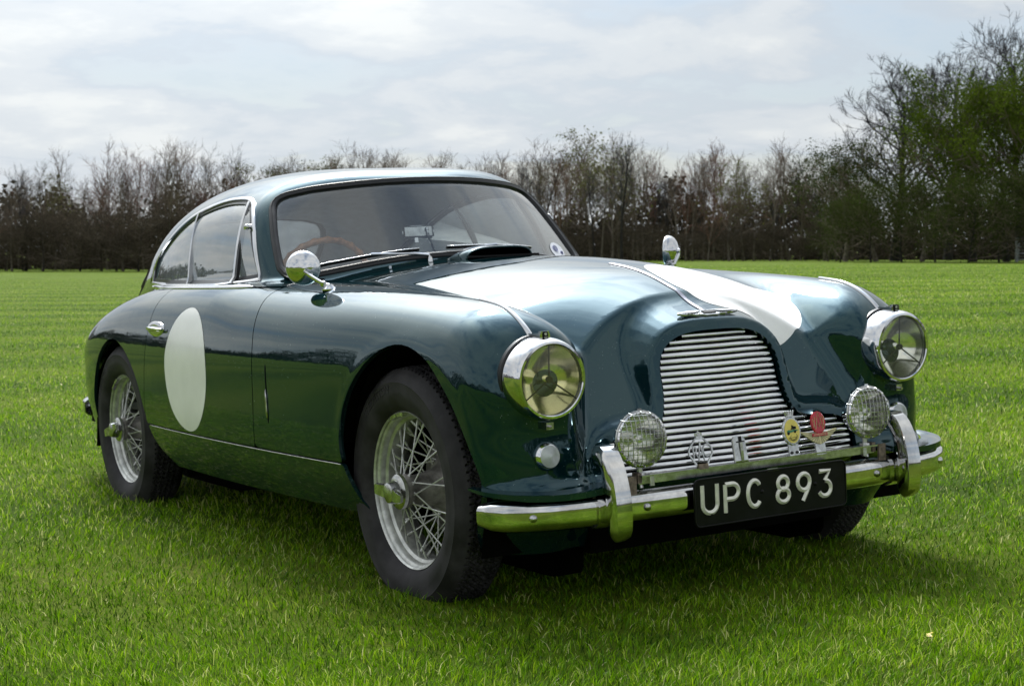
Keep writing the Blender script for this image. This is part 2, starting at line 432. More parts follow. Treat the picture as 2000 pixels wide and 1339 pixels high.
LEAF_SPRING = leaf_mat('spring_leaves', (.040, .066, .007), (.085, .120, .014))
LEAF_DARK = leaf_mat('ivy_leaves', (.024, .036, .009), (.052, .070, .016))
LEAF_OLIVE = leaf_mat('olive_buds', (.085, .100, .025), (.135, .140, .040))
LEAF_HEDGE = leaf_mat('thicket_leaves', (.032, .029, .021), (.075, .062, .045))

def grow(rng, H, trunk_r, spread, upright, n_limbs, levels=3, first=.25, twig_n=5, reach=1.0):
    """recursive bare tree; returns trunk mesh, crown mesh and twig ends"""
    TV, TF, CV, CF = [], [], [], []; tips = []
    def add(V, F, path, r, n):
        v, f = tube(path, r, n, cap=False); b = len(V); V += v.tolist(); F += [[b+i for i in q] for q in f]
    def wander(p, d, L, k, jit):
        pts = [p]
        for i in range(k):
            d = d+rng.normal(0, jit, 3); d[2] += .05*upright; d /= np.linalg.norm(d)
            p = p+d*L/k; pts.append(p)
        return np.array(pts), d
    P, d = wander(np.zeros(3), np.array([rng.normal(0, .03), rng.normal(0, .03), 1.]), H*.86, 8, .05)
    r0 = np.linspace(trunk_r, trunk_r*.22, len(P)); r0[0] *= 1.35
    add(TV, TF, P, r0, 7)
    def branch(p, d, L, r_, lev):
        k = 4 if lev < 2 else 3
        Q, d2 = wander(p, d, L, k, .16 if lev < 2 else .22)
        add(CV, CF, Q, np.linspace(r_, r_*.42, k+1), 4 if lev < 2 else 3)
        if lev >= levels:
            tips.append(Q[-1]); tips.append(Q[len(Q)//2]); return
        m = twig_n if lev == levels-1 else 4
        for j in range(m):
            t_ = rng.uniform(.3, 1.0); x = t_*k; i = min(int(x), k-1); q = Q[i]+(Q[i+1]-Q[i])*(x-i)
            a = rng.normal(0, 1, 3); a -= d2*(a@d2); a /= np.linalg.norm(a)
            nd = d2*.8+a*rng.uniform(.45, .95)+np.array([0, 0, .25*upright]); nd /= np.linalg.norm(nd)
            branch(q, nd, L*rng.uniform(.42, .68), max(r_*.45, .012), lev+1)
    for j in range(n_limbs):
        t_ = first+(1-first)*(j+rng.uniform(0, 1))/n_limbs; x = t_*(len(P)-1); i = min(int(x), len(P)-2)
        q = P[i]+(P[i+1]-P[i])*(x-i); az = j*2.4+rng.uniform(-.5, .5)
        nd = np.array([math.cos(az)*spread, math.sin(az)*spread, upright]); nd /= np.linalg.norm(nd)
        L = H*(.16+.26*(1-t_)+.05*rng.random())*(.7+spread*.5)*reach
        branch(q, nd, L, trunk_r*(.50-.35*t_), 1)
    return (TV, TF), (CV, CF), np.array(tips)
def leaf_cards(rng, pts, per, spread, size):
    """many small leaf-clump faces spread round the given points"""
    n = len(pts)*per
    c = np.repeat(pts, per, 0)+rng.normal(0, spread, (n, 3))
    a = rng.normal(0, 1, (n, 3)); a /= np.linalg.norm(a, axis=1, keepdims=True)
    b = np.cross(a, rng.normal(0, 1, (n, 3))); b /= np.linalg.norm(b, axis=1, keepdims=True)
    s = size*rng.uniform(.5, 1.4, (n, 1))
    V = np.stack([c-a*s, c+b*s*.55, c+a*s, c-b*s*.55], 1).reshape(-1, 3)
    F = np.arange(n*4).reshape(-1, 4)
    return V.tolist(), F.tolist()
def tree_at(u_px, D):
    """ground point at picture column u (of 2000) and depth D"""
    p_ = CAM_POS+RIGHT*((u_px-1000)/3227.7*D)+Vector((FWD.x, FWD.y, 0)).normalized()*D
    return Vector((p_.x, p_.y, float(ground_z(p_.x, p_.y))))
def proto_tree(kind, seed, brown=False):
    rng = np.random.default_rng(seed)
    leaves = None
    if kind == 'pole':          # slim upright young tree, 10 m
        tr, cr, tips = grow(rng, 10, .11, .40, 1.35, 16, 3, .34, 4); tm, cm = BARK, TWIG
    elif kind == 'redpole':
        tr, cr, tips = grow(rng, 10, .10, .46, 1.2, 18, 3, .24, 4); tm, cm = BARK, TWIG_RED
    elif kind == 'greypole':
        tr, cr, tips = grow(rng, 10, .12, .45, 1.35, 18, 3, .36, 4); tm, cm = BARK_DARK, TWIG_GREY
    elif kind == 'budding':
        tr, cr, tips = grow(rng, 10, .12, .7, 1.0, 20, 3, .20, 4); tm, cm = BARK, TWIG
        leaves = (leaf_cards(rng, tips, 1, .16, .10), LEAF_OLIVE)
    elif kind == 'ivy':
        tr, cr, tips = grow(rng, 10, .13, .75, .9, 20, 3, .10, 4); tm, cm = BARK, TWIG
        leaves = (leaf_cards(rng, tips, 6, .28, .085), LEAF_DARK)
    elif kind == 'great':       # wide bare crown
        tr, cr, tips = grow(rng, 10, .22, .95, .95, 34, 4, .30, 5, .80); tm, cm = BARK_DARK, TWIG_GREY
    elif kind == 'spring':
        tr, cr, tips = grow(rng, 10, .18, .95, .8, 22, 3, .10, 5); tm, cm = BARK_DARK, TWIG
        leaves = (leaf_cards(rng, tips, 18, .27, .075), LEAF_SPRING)
    elif kind == 'bush':        # low rounded thicket
        tr, cr, tips = grow(rng, 10, .10, 1.3, .55, 26, 3, .02, 5); tm, cm = BARK_DARK, TWIG
        leaves = (leaf_cards(rng, tips, 9, .48, .10), LEAF_DARK if brown is False else LEAF_HEDGE)
    root = empty('bare_tree' if kind in ('pole', 'redpole', 'greypole', 'great') else 'leafy_tree')
    if kind == 'bush': root.name = 'bush'
    mesh_obj('trunk', *tr, tm, root); c = mesh_obj('crown', *cr, cm, root, smooth=False)
    if leaves: mesh_obj('foliage', *leaves[0], leaves[1], root, smooth=False)
    return root
def copy_tree(root):
    r_ = root.copy(); COL.objects.link(r_)
    for ch in root.children:
        c = ch.copy(); COL.objects.link(c); c.parent = r_
    return r_
PROTO = {}; USED = set(); TOP = {}
def place(kind, var, px, D, h_px, label, cat='tree', group=None, wide=1.0, sink=0.0):
    key = (kind, var)
    if key not in PROTO: PROTO[key] = proto_tree(kind, 100+var*17+sum(map(ord, kind)), var > 1)
    if key not in TOP:                 # the height most of its twigs reach
        TOP[key] = max(np.percentile([v.co.z for v in c.data.vertices], 99) for c in PROTO[key].children)
    if key in USED: o = copy_tree(PROTO[key])
    else: o = PROTO[key]; USED.add(key)
    g = tree_at(px, D); s_ = h_px/3227.7*D/TOP[key]
    o.location = (g.x, g.y, g.z-sink); o.rotation_euler = (random.gauss(0, .035), random.gauss(0, .035), random.uniform(0, 6.28)); o.scale = (s_*wide, s_*wide, s_)
    tag(o, label, cat, group)
    return o
def build_trees():
    # tops of the far line of young trees: (column, top row, kind, depth)
    prof = [(-120, 380), (0, 375), (40, 325), (70, 305), (110, 292), (165, 283), (200, 275), (235, 300), (258, 300), (300, 285), (350, 283), (400, 282), (440, 290), (480, 296),
            (520, 312), (560, 296), (620, 300), (655, 283), (700, 285), (770, 290), (850, 305), (900, 312), (960, 316), (1000, 300), (1030, 290), (1080, 286), (1120, 288), (1175, 268),
            (1230, 284), (1262, 294), (1282, 335), (1305, 352), (1330, 325), (1360, 310), (1400, 292), (1440, 302), (1465, 330), (1495, 322), (1540, 298), (1575, 302), (1610, 330), (1700, 330), (2150, 330)]
    px_, top_ = zip(*prof)
    lab = {'pole': ('slim bare brown tree in the line along the field edge', 'slim brown bare trees along the far field edge'),
           'redpole': ('slim bare tree with reddish twigs along the field edge', 'reddish bare trees along the far field edge'),
           'greypole': ('slim bare grey tree in the line along the field edge', 'slim grey bare trees along the far field edge'),
           'budding': ('slim tree with olive buds in the line of bare trees', 'budding trees along the far field edge'),
           'ivy': ('tree wrapped in dark ivy in the line of bare trees', 'ivy clad trees along the far field edge')}
    x = -110.0; i = 0
    while x < 1680:
        t_ = float(np.interp(x, px_, top_))
        if 505 < x < 640: kind = random.choice(['budding', 'budding', 'ivy', 'pole'])
        elif 1120 < x < 1215: kind = random.choice(['budding', 'pole', 'pole', 'greypole'])
        elif 1285 < x < 1480: kind = random.choice(['redpole', 'redpole', 'pole', 'greypole', 'budding'])
        elif 60 < x < 260: kind = random.choice(['redpole', 'pole', 'pole', 'budding'])
        else: kind = random.choice(['pole', 'pole', 'greypole', 'redpole', 'pole'])
        D = random.uniform(100, 124)
        h = (530-t_)*random.choice([random.uniform(.60, .85), random.uniform(.85, 1.0), random.uniform(.88, 1.03)])
        place(kind, i % 3, x, D, h, *[lab[kind][0]], group=lab[kind][1], wide=random.uniform(.85, 1.25))
        x += random.uniform(7, 14); i += 1
    # the taller mixed trees at the right-hand end of the line
    g_ = dict(cat='tree')
    place('great', 0, 1748, 100, 380, 'big bare tree with a wide dark crown standing above the bushes', wide=1.15)
    place('great', 1, 1850, 108, 400, 'tall bare tree behind the green tree, its thin crown against the sky', wide=.9)
    place('great', 2, 1992, 104, 455, 'tallest bare tree, its top twigs rising at the edge of the picture', wide=.8)
    place('spring', 0, 1900, 92, 365, 'tall tree in fresh green leaf beside the big bare tree', wide=1.0)
    place('spring', 1, 2010, 90, 390, 'tall leafy green tree standing behind the grey gate', wide=1.0)
    place('spring', 2, 1965, 94, 330, 'smaller leafy green tree tucked between the two tall green ones', wide=1.1)
    place('ivy', 1, 1650, 96, 235, 'dark ivy covered tree at the left foot of the big bare tree', wide=1.5)
    place('ivy', 2, 1710, 98, 215, 'low broad ivy covered tree right under the big bare crown', wide=1.6)
    place('ivy', 0, 1610, 104, 215, 'dark leafy tree where the thin bare line ends', wide=1.2)
    place('budding', 1, 1800, 95, 250, 'olive budding tree between the big bare tree and the green tree', wide=1.3)
    for k, (a, d, h) in enumerate([(1640, 90, 120), (1700, 88, 150), (1760, 88, 170), (1825, 86, 165), (1890, 84, 170), (1950, 86, 180), (2020, 84, 190), (2090, 84, 200)]):
        place('bush', k % 2, a, d, h, 'dark dense bush at the foot of the tall trees', 'bush', 'dark bushes under the tall right-hand trees', wide=1.1)
    x = -130
    while x < 1640:
        hh = 112 if x < 520 else 72
        place('bush', 2+(int(x) % 2), x, random.uniform(100, 108), hh*random.uniform(.7, 1.15), 'low dark bush in the thicket below the bare trees', 'bush', 'low dark bushes below the line of bare trees', wide=random.uniform(1.0, 1.5))
        x += random.uniform(26, 44)
    # dense understorey that reads as one dark mass
    rng = np.random.default_rng(5)
    pts = []
    for k in range(8500):
        u = rng.uniform(-150, 2150); d = rng.uniform(111, 126)
        hmax = (4.3 if u < 520 else (3.4 if u < 1250 else 4.2))*(1+.22*math.sin(u*.021)+.18*math.sin(u*.057+1)+.12*math.sin(u*.13))
        g = tree_at(u, d); pts.append((g.x, g.y, g.z+hmax*rng.random()**1.5))
    V, F = leaf_cards(rng, np.array(pts), 10, .38, .19)
    tag(mesh_obj('undergrowth', V, F, LEAF_HEDGE, smooth=False), 'dark tangled undergrowth filling the wood below the bare trees', 'undergrowth', kind='stuff')
    # the rest of the field's boundary, outside the picture but mirrored in the chrome and paint
    pts = []
    c0 = math.atan2(FWD.y, FWD.x)
    for k in range(9000):
        a = c0+rng.uniform(math.radians(24), math.radians(336)); d = rng.uniform(105, 150)
        xx, yy = CAM_POS.x+d*math.cos(a), CAM_POS.y+d*math.sin(a)
        hm = 5.5+3.5*math.sin(a*7)+2*math.sin(a*19+1)
        pts.append((xx, yy, float(ground_z(xx, yy))+hm*rng.random()**1.4))
    V, F = leaf_cards(rng, np.array(pts), 8, .7, .50)
    tag(mesh_obj('woodland', V, F, LEAF_HEDGE, smooth=False), 'far-off hedge and wood closing the other sides of the field', 'woodland', kind='stuff')
    # field gate at the right
    root = empty('field_gate'); w, h_ = 2.6, 1.05
    g = tree_at(2034, 92); root.location = (g.x, g.y, g.z); root.rotation_euler = (0, 0, math.atan2(RIGHT.y, RIGHT.x))
    for k in range(6):
        mesh_obj('rail', *tube([(-w/2, 0, .12+k*.18), (w/2, 0, .12+k*.18)], .022, 6), GATE_METAL, root)
    for sx in (-1, 0, 1): mesh_obj('upright', *tube([(sx*w/2, 0, .08), (sx*w/2, 0, h_)], .025, 6), GATE_METAL, root)
    MB().box((-w/2-.12, 0, .65), (.14, .14, 1.3)).box((-w/2-.12, 0, 1.31), (.16, .16, .03)).obj('gate_post', GATE_METAL, root, False)
    tag(root, 'grey metal field gate at the edge of the field by the trees', 'gate')
    # dandelions
    rng = np.random.default_rng(3)
    V, F = [], []
    for u, v in [(1815, 1274), (1822, 646), (1925, 760), (120, 760), (1960, 640), (1850, 720)]:
        ray = FWD+RIGHT*((u-1000)/3227.7)-UP*((v-669.5)/3227.7)
        t_ = 3.0
        while (CAM_POS+ray*t_).z > float(ground_z((CAM_POS+ray*t_).x, (CAM_POS+ray*t_).y)): t_ += .02
        q = CAM_POS+ray*t_
        for k in range(14):
            a = k*2.4; b = len(V); rr = .008
            c = np.array([q.x, q.y, float(ground_z(q.x, q.y))+.035+.004*(k % 3)])
            dirv = np.array([math.cos(a), math.sin(a), .25]); sd = np.array([-math.sin(a), math.cos(a), 0])*.0024
            V += [c-sd, c+sd, c+dirv*rr+sd, c+dirv*rr-sd]; F.append((b, b+1, b+2, b+3))
    tag(mesh_obj('dandelions', V, F, YELLOW_ENAMEL, smooth=False), 'few tiny yellow dandelion heads scattered in the lawn', 'flowers', kind='stuff')
build_trees()
# ----------------------------------------------------------------------------
# the coachwork as a signed field (car frame: x forward, y to the car's left, z up,
# front axle at x=0, metres)
# ----------------------------------------------------------------------------
def spline(xs, ys):
    xs = np.asarray(xs, float); ys = np.asarray(ys, float); n = len(xs)
    hh = np.diff(xs); A = np.zeros((n, n)); b = np.zeros(n); A[0, 0] = A[-1, -1] = 1
    for i in range(1, n-1):
        A[i, i-1] = hh[i-1]; A[i, i] = 2*(hh[i-1]+hh[i]); A[i, i+1] = hh[i]
        b[i] = 6*((ys[i+1]-ys[i])/hh[i]-(ys[i]-ys[i-1])/hh[i-1])
    m = np.linalg.solve(A, b)
    gx = np.linspace(xs[0], xs[-1], 1500)
    i = np.clip(np.searchsorted(xs, gx)-1, 0, n-2)
    h_ = hh[i]; a = xs[i+1]-gx; c = gx-xs[i]
    gy = m[i]*a**3/(6*h_)+m[i+1]*c**3/(6*h_)+(ys[i]/h_-m[i]*h_/6)*a+(ys[i+1]/h_-m[i+1]*h_/6)*c
    return lambda x: np.interp(x, gx, gy)

def smin(a, b, k):
    h_ = np.clip(.5+.5*(b-a)/k, 0, 1)
    return b*(1-h_)+a*h_-k*h_*(1-h_)
def smax(a, b, k): return -smin(-a, -b, k)
def softp(x, k): return smax(x, np.zeros_like(x), k)
def sstep(a, b, x):
    t = np.clip((x-a)/(b-a), 0, 1); return t*t*(3-2*t)

def sd_poly(px, py, poly):
    """signed distance to a closed polygon, negative inside"""
    poly = np.asarray(poly, float)
    d = np.full(px.shape, 1e9); s = np.zeros(px.shape, bool)
    for i in range(len(poly)):
        ax, ay = poly[i]; bx, by = poly[(i+1) % len(poly)]
        ex, ey = bx-ax, by-ay; wx, wy = px-ax, py-ay
        t = np.clip((wx*ex+wy*ey)/(ex*ex+ey*ey+1e-12), 0, 1)
        d = np.minimum(d, (wx-t*ex)**2+(wy-t*ey)**2)
        cond = ((ay > py) != (by > py))
        if abs(ey) > 1e-12:
            s ^= cond & (px < ex*(py-ay)/ey+ax)
    return np.where(s, -1, 1)*np.sqrt(d)

def smooth_closed(pts, n=120, it=2):
    """Chaikin-rounded closed polygon"""
    p = np.asarray(pts, float)
    for _ in range(it):
        q = np.roll(p, -1, 0)
        p = np.stack([.75*p+.25*q, .25*p+.75*q], 1).reshape(-1, p.shape[1])
    return p

crest_z = spline([-3.6, -1.6, -.9, -.56, -.3, -.03, .22, .40, .52, .60], [.93, .93, .915, .901, .893, .880, .862, .836, .800, .765])
bon_z = spline([-3.6, -1.2, -.85, -.5, -.2, 0, .174, .307, .441, .487, .62], [.93, .955, .966, .970, .955, .934, .902, .857, .806, .784, .71])
bon_k = spline([-3.6, -1.2, -.5, 0, .3, .45, .62], [.2, .22, .26, .36, .60, .85, 1.0])
deck_z = spline([-3.8, -3.6, -3.4, -3.1, -2.8, -2.5, -2.2, -1.9, -1.5], [.50, .58, .66, .755, .83, .882, .912, .925, .93])
plan_w = spline([-3.8, -3.6, -3.4, -3.2, -3.05, -2.87, -2.5, -2.1, -1.5, -.9, -.4, 0, .25, .40, .5, .6],
                [.36, .50, .60, .676, .714, .741, .770, .790, .812, .814, .800, .779, .770, .764, .757, .745])
roof_z = spline([-3.7, -3.4, -3.1, -2.8, -2.5, -2.2, -1.9, -1.6, -1.35, -1.1, -.7], [.70, .875, 1.015, 1.135, 1.228, 1.290, 1.320, 1.325, 1.308, 1.280, 1.24])
roof_w = spline([-3.7, -3.3, -2.9, -2.5, -2.2, -1.9, -1.5, -1.1, -.7], [.30, .39, .485, .572, .615, .638, .645, .640, .63])

GRILLE = [(0, .752), (.06, .750), (.12, .742), (.165, .722), (.195, .69), (.205, .65), (.205, .60), (.212, .55), (.232, .508), (.27, .493), (.33, .490), (.385, .484),
          (.425, .462), (.443, .43), (.436, .392), (.40, .374), (.30, .368), (.15, .364), (0, .362)]
GR_HALF = GRILLE
GR_POLY = smooth_closed(GRILLE[1:-1]+[(-a, b) for a, b in GRILLE[1:-1][::-1]], it=1)

ARCH_F = [(-.20, .10), (-.215, .254), (-.268, .30), (-.292, .406), (-.282, .49), (-.235, .59), (-.143, .676), (-.054, .726), (.025, .748), (.1, .749),
          (.182, .73), (.249, .699), (.32, .64), (.375, .58), (.418, .509), (.445, .45), (.458, .396), (.445, .33), (.41, .24), (.40, .10)]
ARCH_R = [(-2.97, .10), (-2.93, .28), (-2.90, .40), (-2.84, .52), (-2.75, .62), (-2.62, .69), (-2.50, .712), (-2.40, .70), (-2.29, .668), (-2.19, .61), (-2.10, .52), (-2.05, .43),
          (-2.035, .353), (-1.98, .299), (-1.90, .262), (-1.84, .235), (-1.80, .10)]

def field_lower(x, y, z):
    ay = np.abs(y)
    # top sheet: wings and bonnet melted together
    d = ay-.60
    kin = 3.4
    hw = crest_z(x)-np.where(d < 0, kin, .9)*d*d
    hb = bon_z(x)-bon_k(x)*ay*ay
    top = smax(hw, hb, .055)
    back = sstep(-1.0, -1.4, x)
    top = top*(1-back)+deck_z(x)*back
    # sides
    w = plan_w(x)
    side = w-.85*softp(z-.62, .06)**2-1.0*softp(.50-z, .06)**2
    side = side-.9*softp(ay*0+z-.60, .1)**2*sstep(.30, .55, x)
    # faint lips round the wheel arches
    rf = np.sqrt((x-.085)**2+((z-.375))**2)
    side = side+.002*np.exp(-((rf-.385)/.022)**2)*sstep(.2, .4, z)
    s = smin(top-z, side-ay, .13)
    # nose
    wing = .538-1.5*softp(.492-ay, .035)-1.3*softp(z-.70, .06)**2*2
    gr = GRSD(y, z)
    xg = .474+(.75-z)*.235-.09*ay
    gril = xg+.018-2.6*softp(gr-.030, .006)
    cheek = smin(.405+(.70-z)*.53, .525+0*z, .05)
    front = smax(smax(wing, gril, .03), cheek, .05)
    lip = .024*np.exp(-((z-.378)/.018)**2)*sstep(.30, .46, ay)
    front = front+lip
    s = smin(s, (front-x)*.9, .135*sstep(.40, .60, ay)+.013)
    # tail
    tail = -3.55-.25*(z-.55)-.25*ay*ay
    s = smin(s, x-tail, .16)
    return s

_gy = np.linspace(-1.0, 1.0, 401); _gz = np.linspace(.0, 1.4, 281)
_GY, _GZ = np.meshgrid(_gy, _gz, indexing='ij')
_GT = sd_poly(_GY, _GZ, GR_POLY)
def GRSD(y, z):
    fy = np.clip((y+1.0)/.005, 0, 399.999); fz = np.clip(z/.005, 0, 279.999)
    i = fy.astype(int); j = fz.astype(int); a = fy-i; b = fz-j
    return (_GT[i, j]*(1-a)+_GT[i+1, j]*a)*(1-b)+(_GT[i, j+1]*(1-a)+_GT[i+1, j+1]*a)*b

def field_cabin(x, y, z):
    ay = np.abs(y)
    n = 3.5; z0 = .80
    t = np.clip((z-z0)/np.maximum(roof_z(x)-z0, .02), 0, 3)
    q = np.clip(ay/roof_w(x), 0, 3)
    g = (t**n+q**n+1e-9)**(1/n)
    side = (1-g)*.50
    xs = -.880-.92*(z-.949)-.62*ay*ay-.35*(z-.949)*ay*ay
    scr = (xs-x)*.74
    s = smin(side, scr, .055)
    return smin(s, (z-.70), .02)

def field(x, y, z):
    return smax(field_lower(x, y, z), field_cabin(x, y, z), .022)

def grad(P, e=2e-4, fn=None):
    fn = fn or field
    x, y, z = P[:, 0], P[:, 1], P[:, 2]
    return np.stack([(fn(x+e, y, z)-fn(x-e, y, z)), (fn(x, y+e, z)-fn(x, y-e, z)), (fn(x, y, z+e)-fn(x, y, z-e))], 1)/(2*e)

def onto(P, it=5, fn=None):
    """slide points onto the coachwork; returns points and outward normals"""
    fn = fn or field
    P = np.nan_to_num(np.array(P, float).reshape(-1, 3))
    for _ in range(it):
        g = grad(P, fn=fn); f = fn(P[:, 0], P[:, 1], P[:, 2])
        st = -(f/np.maximum((g*g).sum(1), .05))[:, None]*g
        l = np.linalg.norm(st, axis=1, keepdims=True)
        P = P+st*np.minimum(1, .02/np.maximum(l, 1e-9))
    g = grad(P, fn=fn)
    return P, -g/np.maximum(np.linalg.norm(g, axis=1, keepdims=True), 1e-9)

def hit(o, d, far=4.0, fn=None):
    """first crossing along rays (outside to inside)"""
    fn = fn or field
    o = np.broadcast_to(np.asarray(o, float), np.asarray(d).reshape(-1, 3).shape); d = np.asarray(d, float).reshape(-1, 3)
    d = d/np.linalg.norm(d, axis=1, keepdims=True)
    ts = np.linspace(0, far, 900); t0 = np.full(len(d), np.nan); t1 = np.full(len(d), np.nan); done = np.zeros(len(d), bool)
    for a, b in zip(ts[:-1], ts[1:]):
        p = o+d*b
        ins = (fn(p[:, 0], p[:, 1], p[:, 2]) > 0) & ~done
        t0[ins] = a; t1[ins] = b; done |= ins
    for _ in range(30):
        m = np.nan_to_num((t0+t1)/2); p = o+d*m[:, None]
        ins = fn(p[:, 0], p[:, 1], p[:, 2]) > 0
        t1 = np.where(ins, m, t1); t0 = np.where(ins, t0, m)
    return o+d*t1[:, None]
def from_side(x, z, s=-1):
    x = np.asarray(x, float); z = np.asarray(z, float)
    o = np.stack([x, np.full_like(x, s*1.2), z], 1)
    return hit(o, np.tile([0, -s, 0], (len(x), 1)), 1.2)
def from_front(y, z):
    y = np.asarray(y, float); z = np.asarray(z, float)
    o = np.stack([np.full_like(y, 1.0), y, z], 1)
    return hit(o, np.tile([-1., 0, 0], (len(y), 1)), 3.0)
def from_top(x, y):
    x = np.asarray(x, float); y = np.asarray(y, float)
    o = np.stack([x, y, np.full_like(x, 1.6)], 1)
    return hit(o, np.tile([0, 0, -1.], (len(x), 1)), 1.5)
# ---------------------------------------------------------------- meshing and cutting the coachwork
def surface_nets(fn, lo, hi, h):
    ax = [np.arange(lo[k], hi[k]+h, h) for k in range(3)]
    nx, ny, nz = (len(a) for a in ax)
    f = np.empty((nx, ny, nz), np.float32)
    for i in range(0, nx, 24):
        X, Y, Z = np.meshgrid(ax[0][i:i+24], ax[1], ax[2], indexing='ij')
        f[i:i+24] = fn(X, Y, Z)
    s = f > 0
    cell = np.zeros((nx-1, ny-1, nz-1), bool); tot = np.zeros(cell.shape, np.int8)
    for a in (0, 1):
        for b in (0, 1):
            for c in (0, 1): tot += s[a:nx-1+a, b:ny-1+b, c:nz-1+c]
    cell = (tot > 0) & (tot < 8)
    idx = -np.ones(cell.shape, np.int64); ii = np.argwhere(cell); idx[cell] = np.arange(len(ii))
    acc = np.zeros((len(ii), 3)); cnt = np.zeros(len(ii))
    corner = lambda o: (ii+o)
    for d in range(3):
        for a in (0, 1):
            for b in (0, 1):
                o = np.zeros(3, int); o[(d+1) % 3] = a; o[(d+2) % 3] = b
                e = o.copy(); e[d] = 1
                p = ii+o; q = ii+e
                fa = f[p[:, 0], p[:, 1], p[:, 2]]; fb = f[q[:, 0], q[:, 1], q[:, 2]]
                m = (fa > 0) != (fb > 0)
                t = np.where(m, fa/np.where(m, fa-fb, 1), 0)
                pos = p+t[:, None]*(e-o)
                acc[m] += pos[m]; cnt[m] += 1
    V = np.asarray(lo)+acc/cnt[:, None]*h
    F = []
    for d in range(3):
        o1, o2 = np.zeros(3, int), np.zeros(3, int); o1[(d+1) % 3] = 1; o2[(d+2) % 3] = 1
        sl = [slice(1, n-1) for n in (nx, ny, nz)]; sl[d] = slice(0, (nx, ny, nz)[d]-1)
        a = s[tuple(sl)]; sl2 = list(sl); sl2[d] = slice(1, (nx, ny, nz)[d]); b = s[tuple(sl2)]
        ed = np.argwhere(a != b); base = np.array([q.start for q in sl]); ed = ed+base
        flip = s[ed[:, 0], ed[:, 1], ed[:, 2]]
        c = [ed-o1-o2, ed-o2, ed, ed-o1]
        q = np.stack([idx[k[:, 0], k[:, 1], k[:, 2]] for k in c], 1)
        q = np.where(flip[:, None], q, q[:, ::-1])
        F.append(q)
    F = np.concatenate(F); F = F[(F >= 0).all(1)]
    return V, F

def clip(V, Nn, F, g):
    """keep the part of a mesh where g > 0 (g per vertex); new edge vertices are cut straight"""
    V = np.asarray(V); inside = g > 0
    polys = []; newV = []; newN = []; cache = {}
    if isinstance(F, np.ndarray):
        c = inside[F].sum(1); k = F.shape[1]
        polys = [tuple(q) for q in F[c == k].tolist()]; todo = F[(c > 0) & (c < k)].tolist()
    else:
        todo = []
        for q in F:
            c = sum(inside[i] for i in q)
            if c == len(q): polys.append(tuple(q))
            elif c: todo.append(q)
    n0 = len(V)
    for q in todo:
        out_ = []
        for a, b in zip(q, list(q[1:])+[q[0]]):
            if inside[a]: out_.append(a)
            if inside[a] != inside[b]:
                key = (a, b) if a < b else (b, a)
                if key not in cache:
                    t = g[a]/(g[a]-g[b]); t = min(max(t, .001), .999)
                    newV.append(V[a]+(V[b]-V[a])*t); nn = Nn[a]+(Nn[b]-Nn[a])*t; newN.append(nn/np.linalg.norm(nn))
                    cache[key] = n0+len(newV)-1
                out_.append(cache[key])
        if len(out_) >= 3: polys.append(tuple(out_))
    if newV: V = np.vstack([V, newV]); Nn = np.vstack([Nn, newN])
    used = np.zeros(len(V), bool)
    for q in polys: used[list(q)] = True
    mp = np.cumsum(used)-1
    return V[used], Nn[used], [tuple(int(mp[i]) for i in q) for q in polys]

def flange(V, Nn, F, depth):
    """turn the open edges inwards so that the panel shows a thickness"""
    cnt = {}
    for q in F:
        for a, b in zip(q, q[1:]+q[:1]): cnt[(a, b)] = 1
    edges = [(a, b) for (a, b) in cnt if (b, a) not in cnt]
    vs_ = sorted({i for e in edges for i in e}); mp = {v: k for k, v in enumerate(vs_)}
    n0 = len(V)
    A = V[vs_]; B = A-Nn[vs_]*depth
    # outer copy of the edge keeps its own shading
    V2 = np.vstack([V, A, B]); 
    F2 = [(n0+mp[b], n0+mp[a], n0+len(vs_)+mp[a], n0+len(vs_)+mp[b]) for a, b in edges]
    # normals of the flange: average of its faces
    fn_ = np.zeros((len(V2), 3))
    for q in F2:
        P = V2[list(q)]; nn = np.cross(P[1]-P[0], P[2]-P[0])
        for i in q: fn_[i] += nn
    l = np.linalg.norm(fn_, axis=1, keepdims=True); fn_ = np.where(l > 1e-12, fn_/np.maximum(l, 1e-12), [0, 0, 1.])
    N2 = np.vstack([Nn, fn_[n0:]])
    return V2, N2, list(F)+F2

SV, SF = surface_nets(field, (-3.80, -.8625, .19), (.70, .8625, 1.37), .0125)
SV, SN = onto(SV, 4)
sx, sy, sz = SV.T; say = np.abs(sy)

# window outlines (x, z) on the side and (y, z) on the screen
SIDE_WIN = [(-1.175, .915), (-1.21, .974), (-1.325, 1.129), (-1.41, 1.195), (-1.475, 1.216), (-1.58, 1.223), (-1.70, 1.222), (-1.84, 1.208), (-2.00, 1.185), (-2.15, 1.142), (-2.29, 1.090), (-2.43, 1.035),
            (-2.50, .99), (-2.53, .95), (-2.545, .915)]
SIDE_WIN = smooth_closed(SIDE_WIN, it=1)
_scr = [(0, .988), (.10, .987), (.214, .981), (.327, .968), (.45, .948), (.535, .934), (.575, .934), (.597, .952), (.590, .995), (.572, 1.075), (.540, 1.170), (.520, 1.200), (.490, 1.220), (.43, 1.234),
        (.38, 1.242), (.20, 1.256), (0, 1.260)]
SCREEN = smooth_closed(_scr[:-1]+[(0, 1.260)]+[(-a, b) for a, b in _scr[1:-1][::-1]], it=1)
_rw = [(0, .88), (.25, .88), (.36, .885), (.40, .92), (.385, 1.02), (.33, 1.12), (.24, 1.17), (0, 1.185)]
REAR_WIN = smooth_closed(_rw+[(-a, b) for a, b in _rw[1:-1][::-1]], it=1)
gap = .0028
arch_f = sd_poly(sx, sz, smooth_closed(ARCH_F, it=1)); arch_r = sd_poly(sx, sz, smooth_closed(ARCH_R, it=1))
arch = np.minimum(arch_f, arch_r)
arch = np.where(say > .45, arch, 1.0)
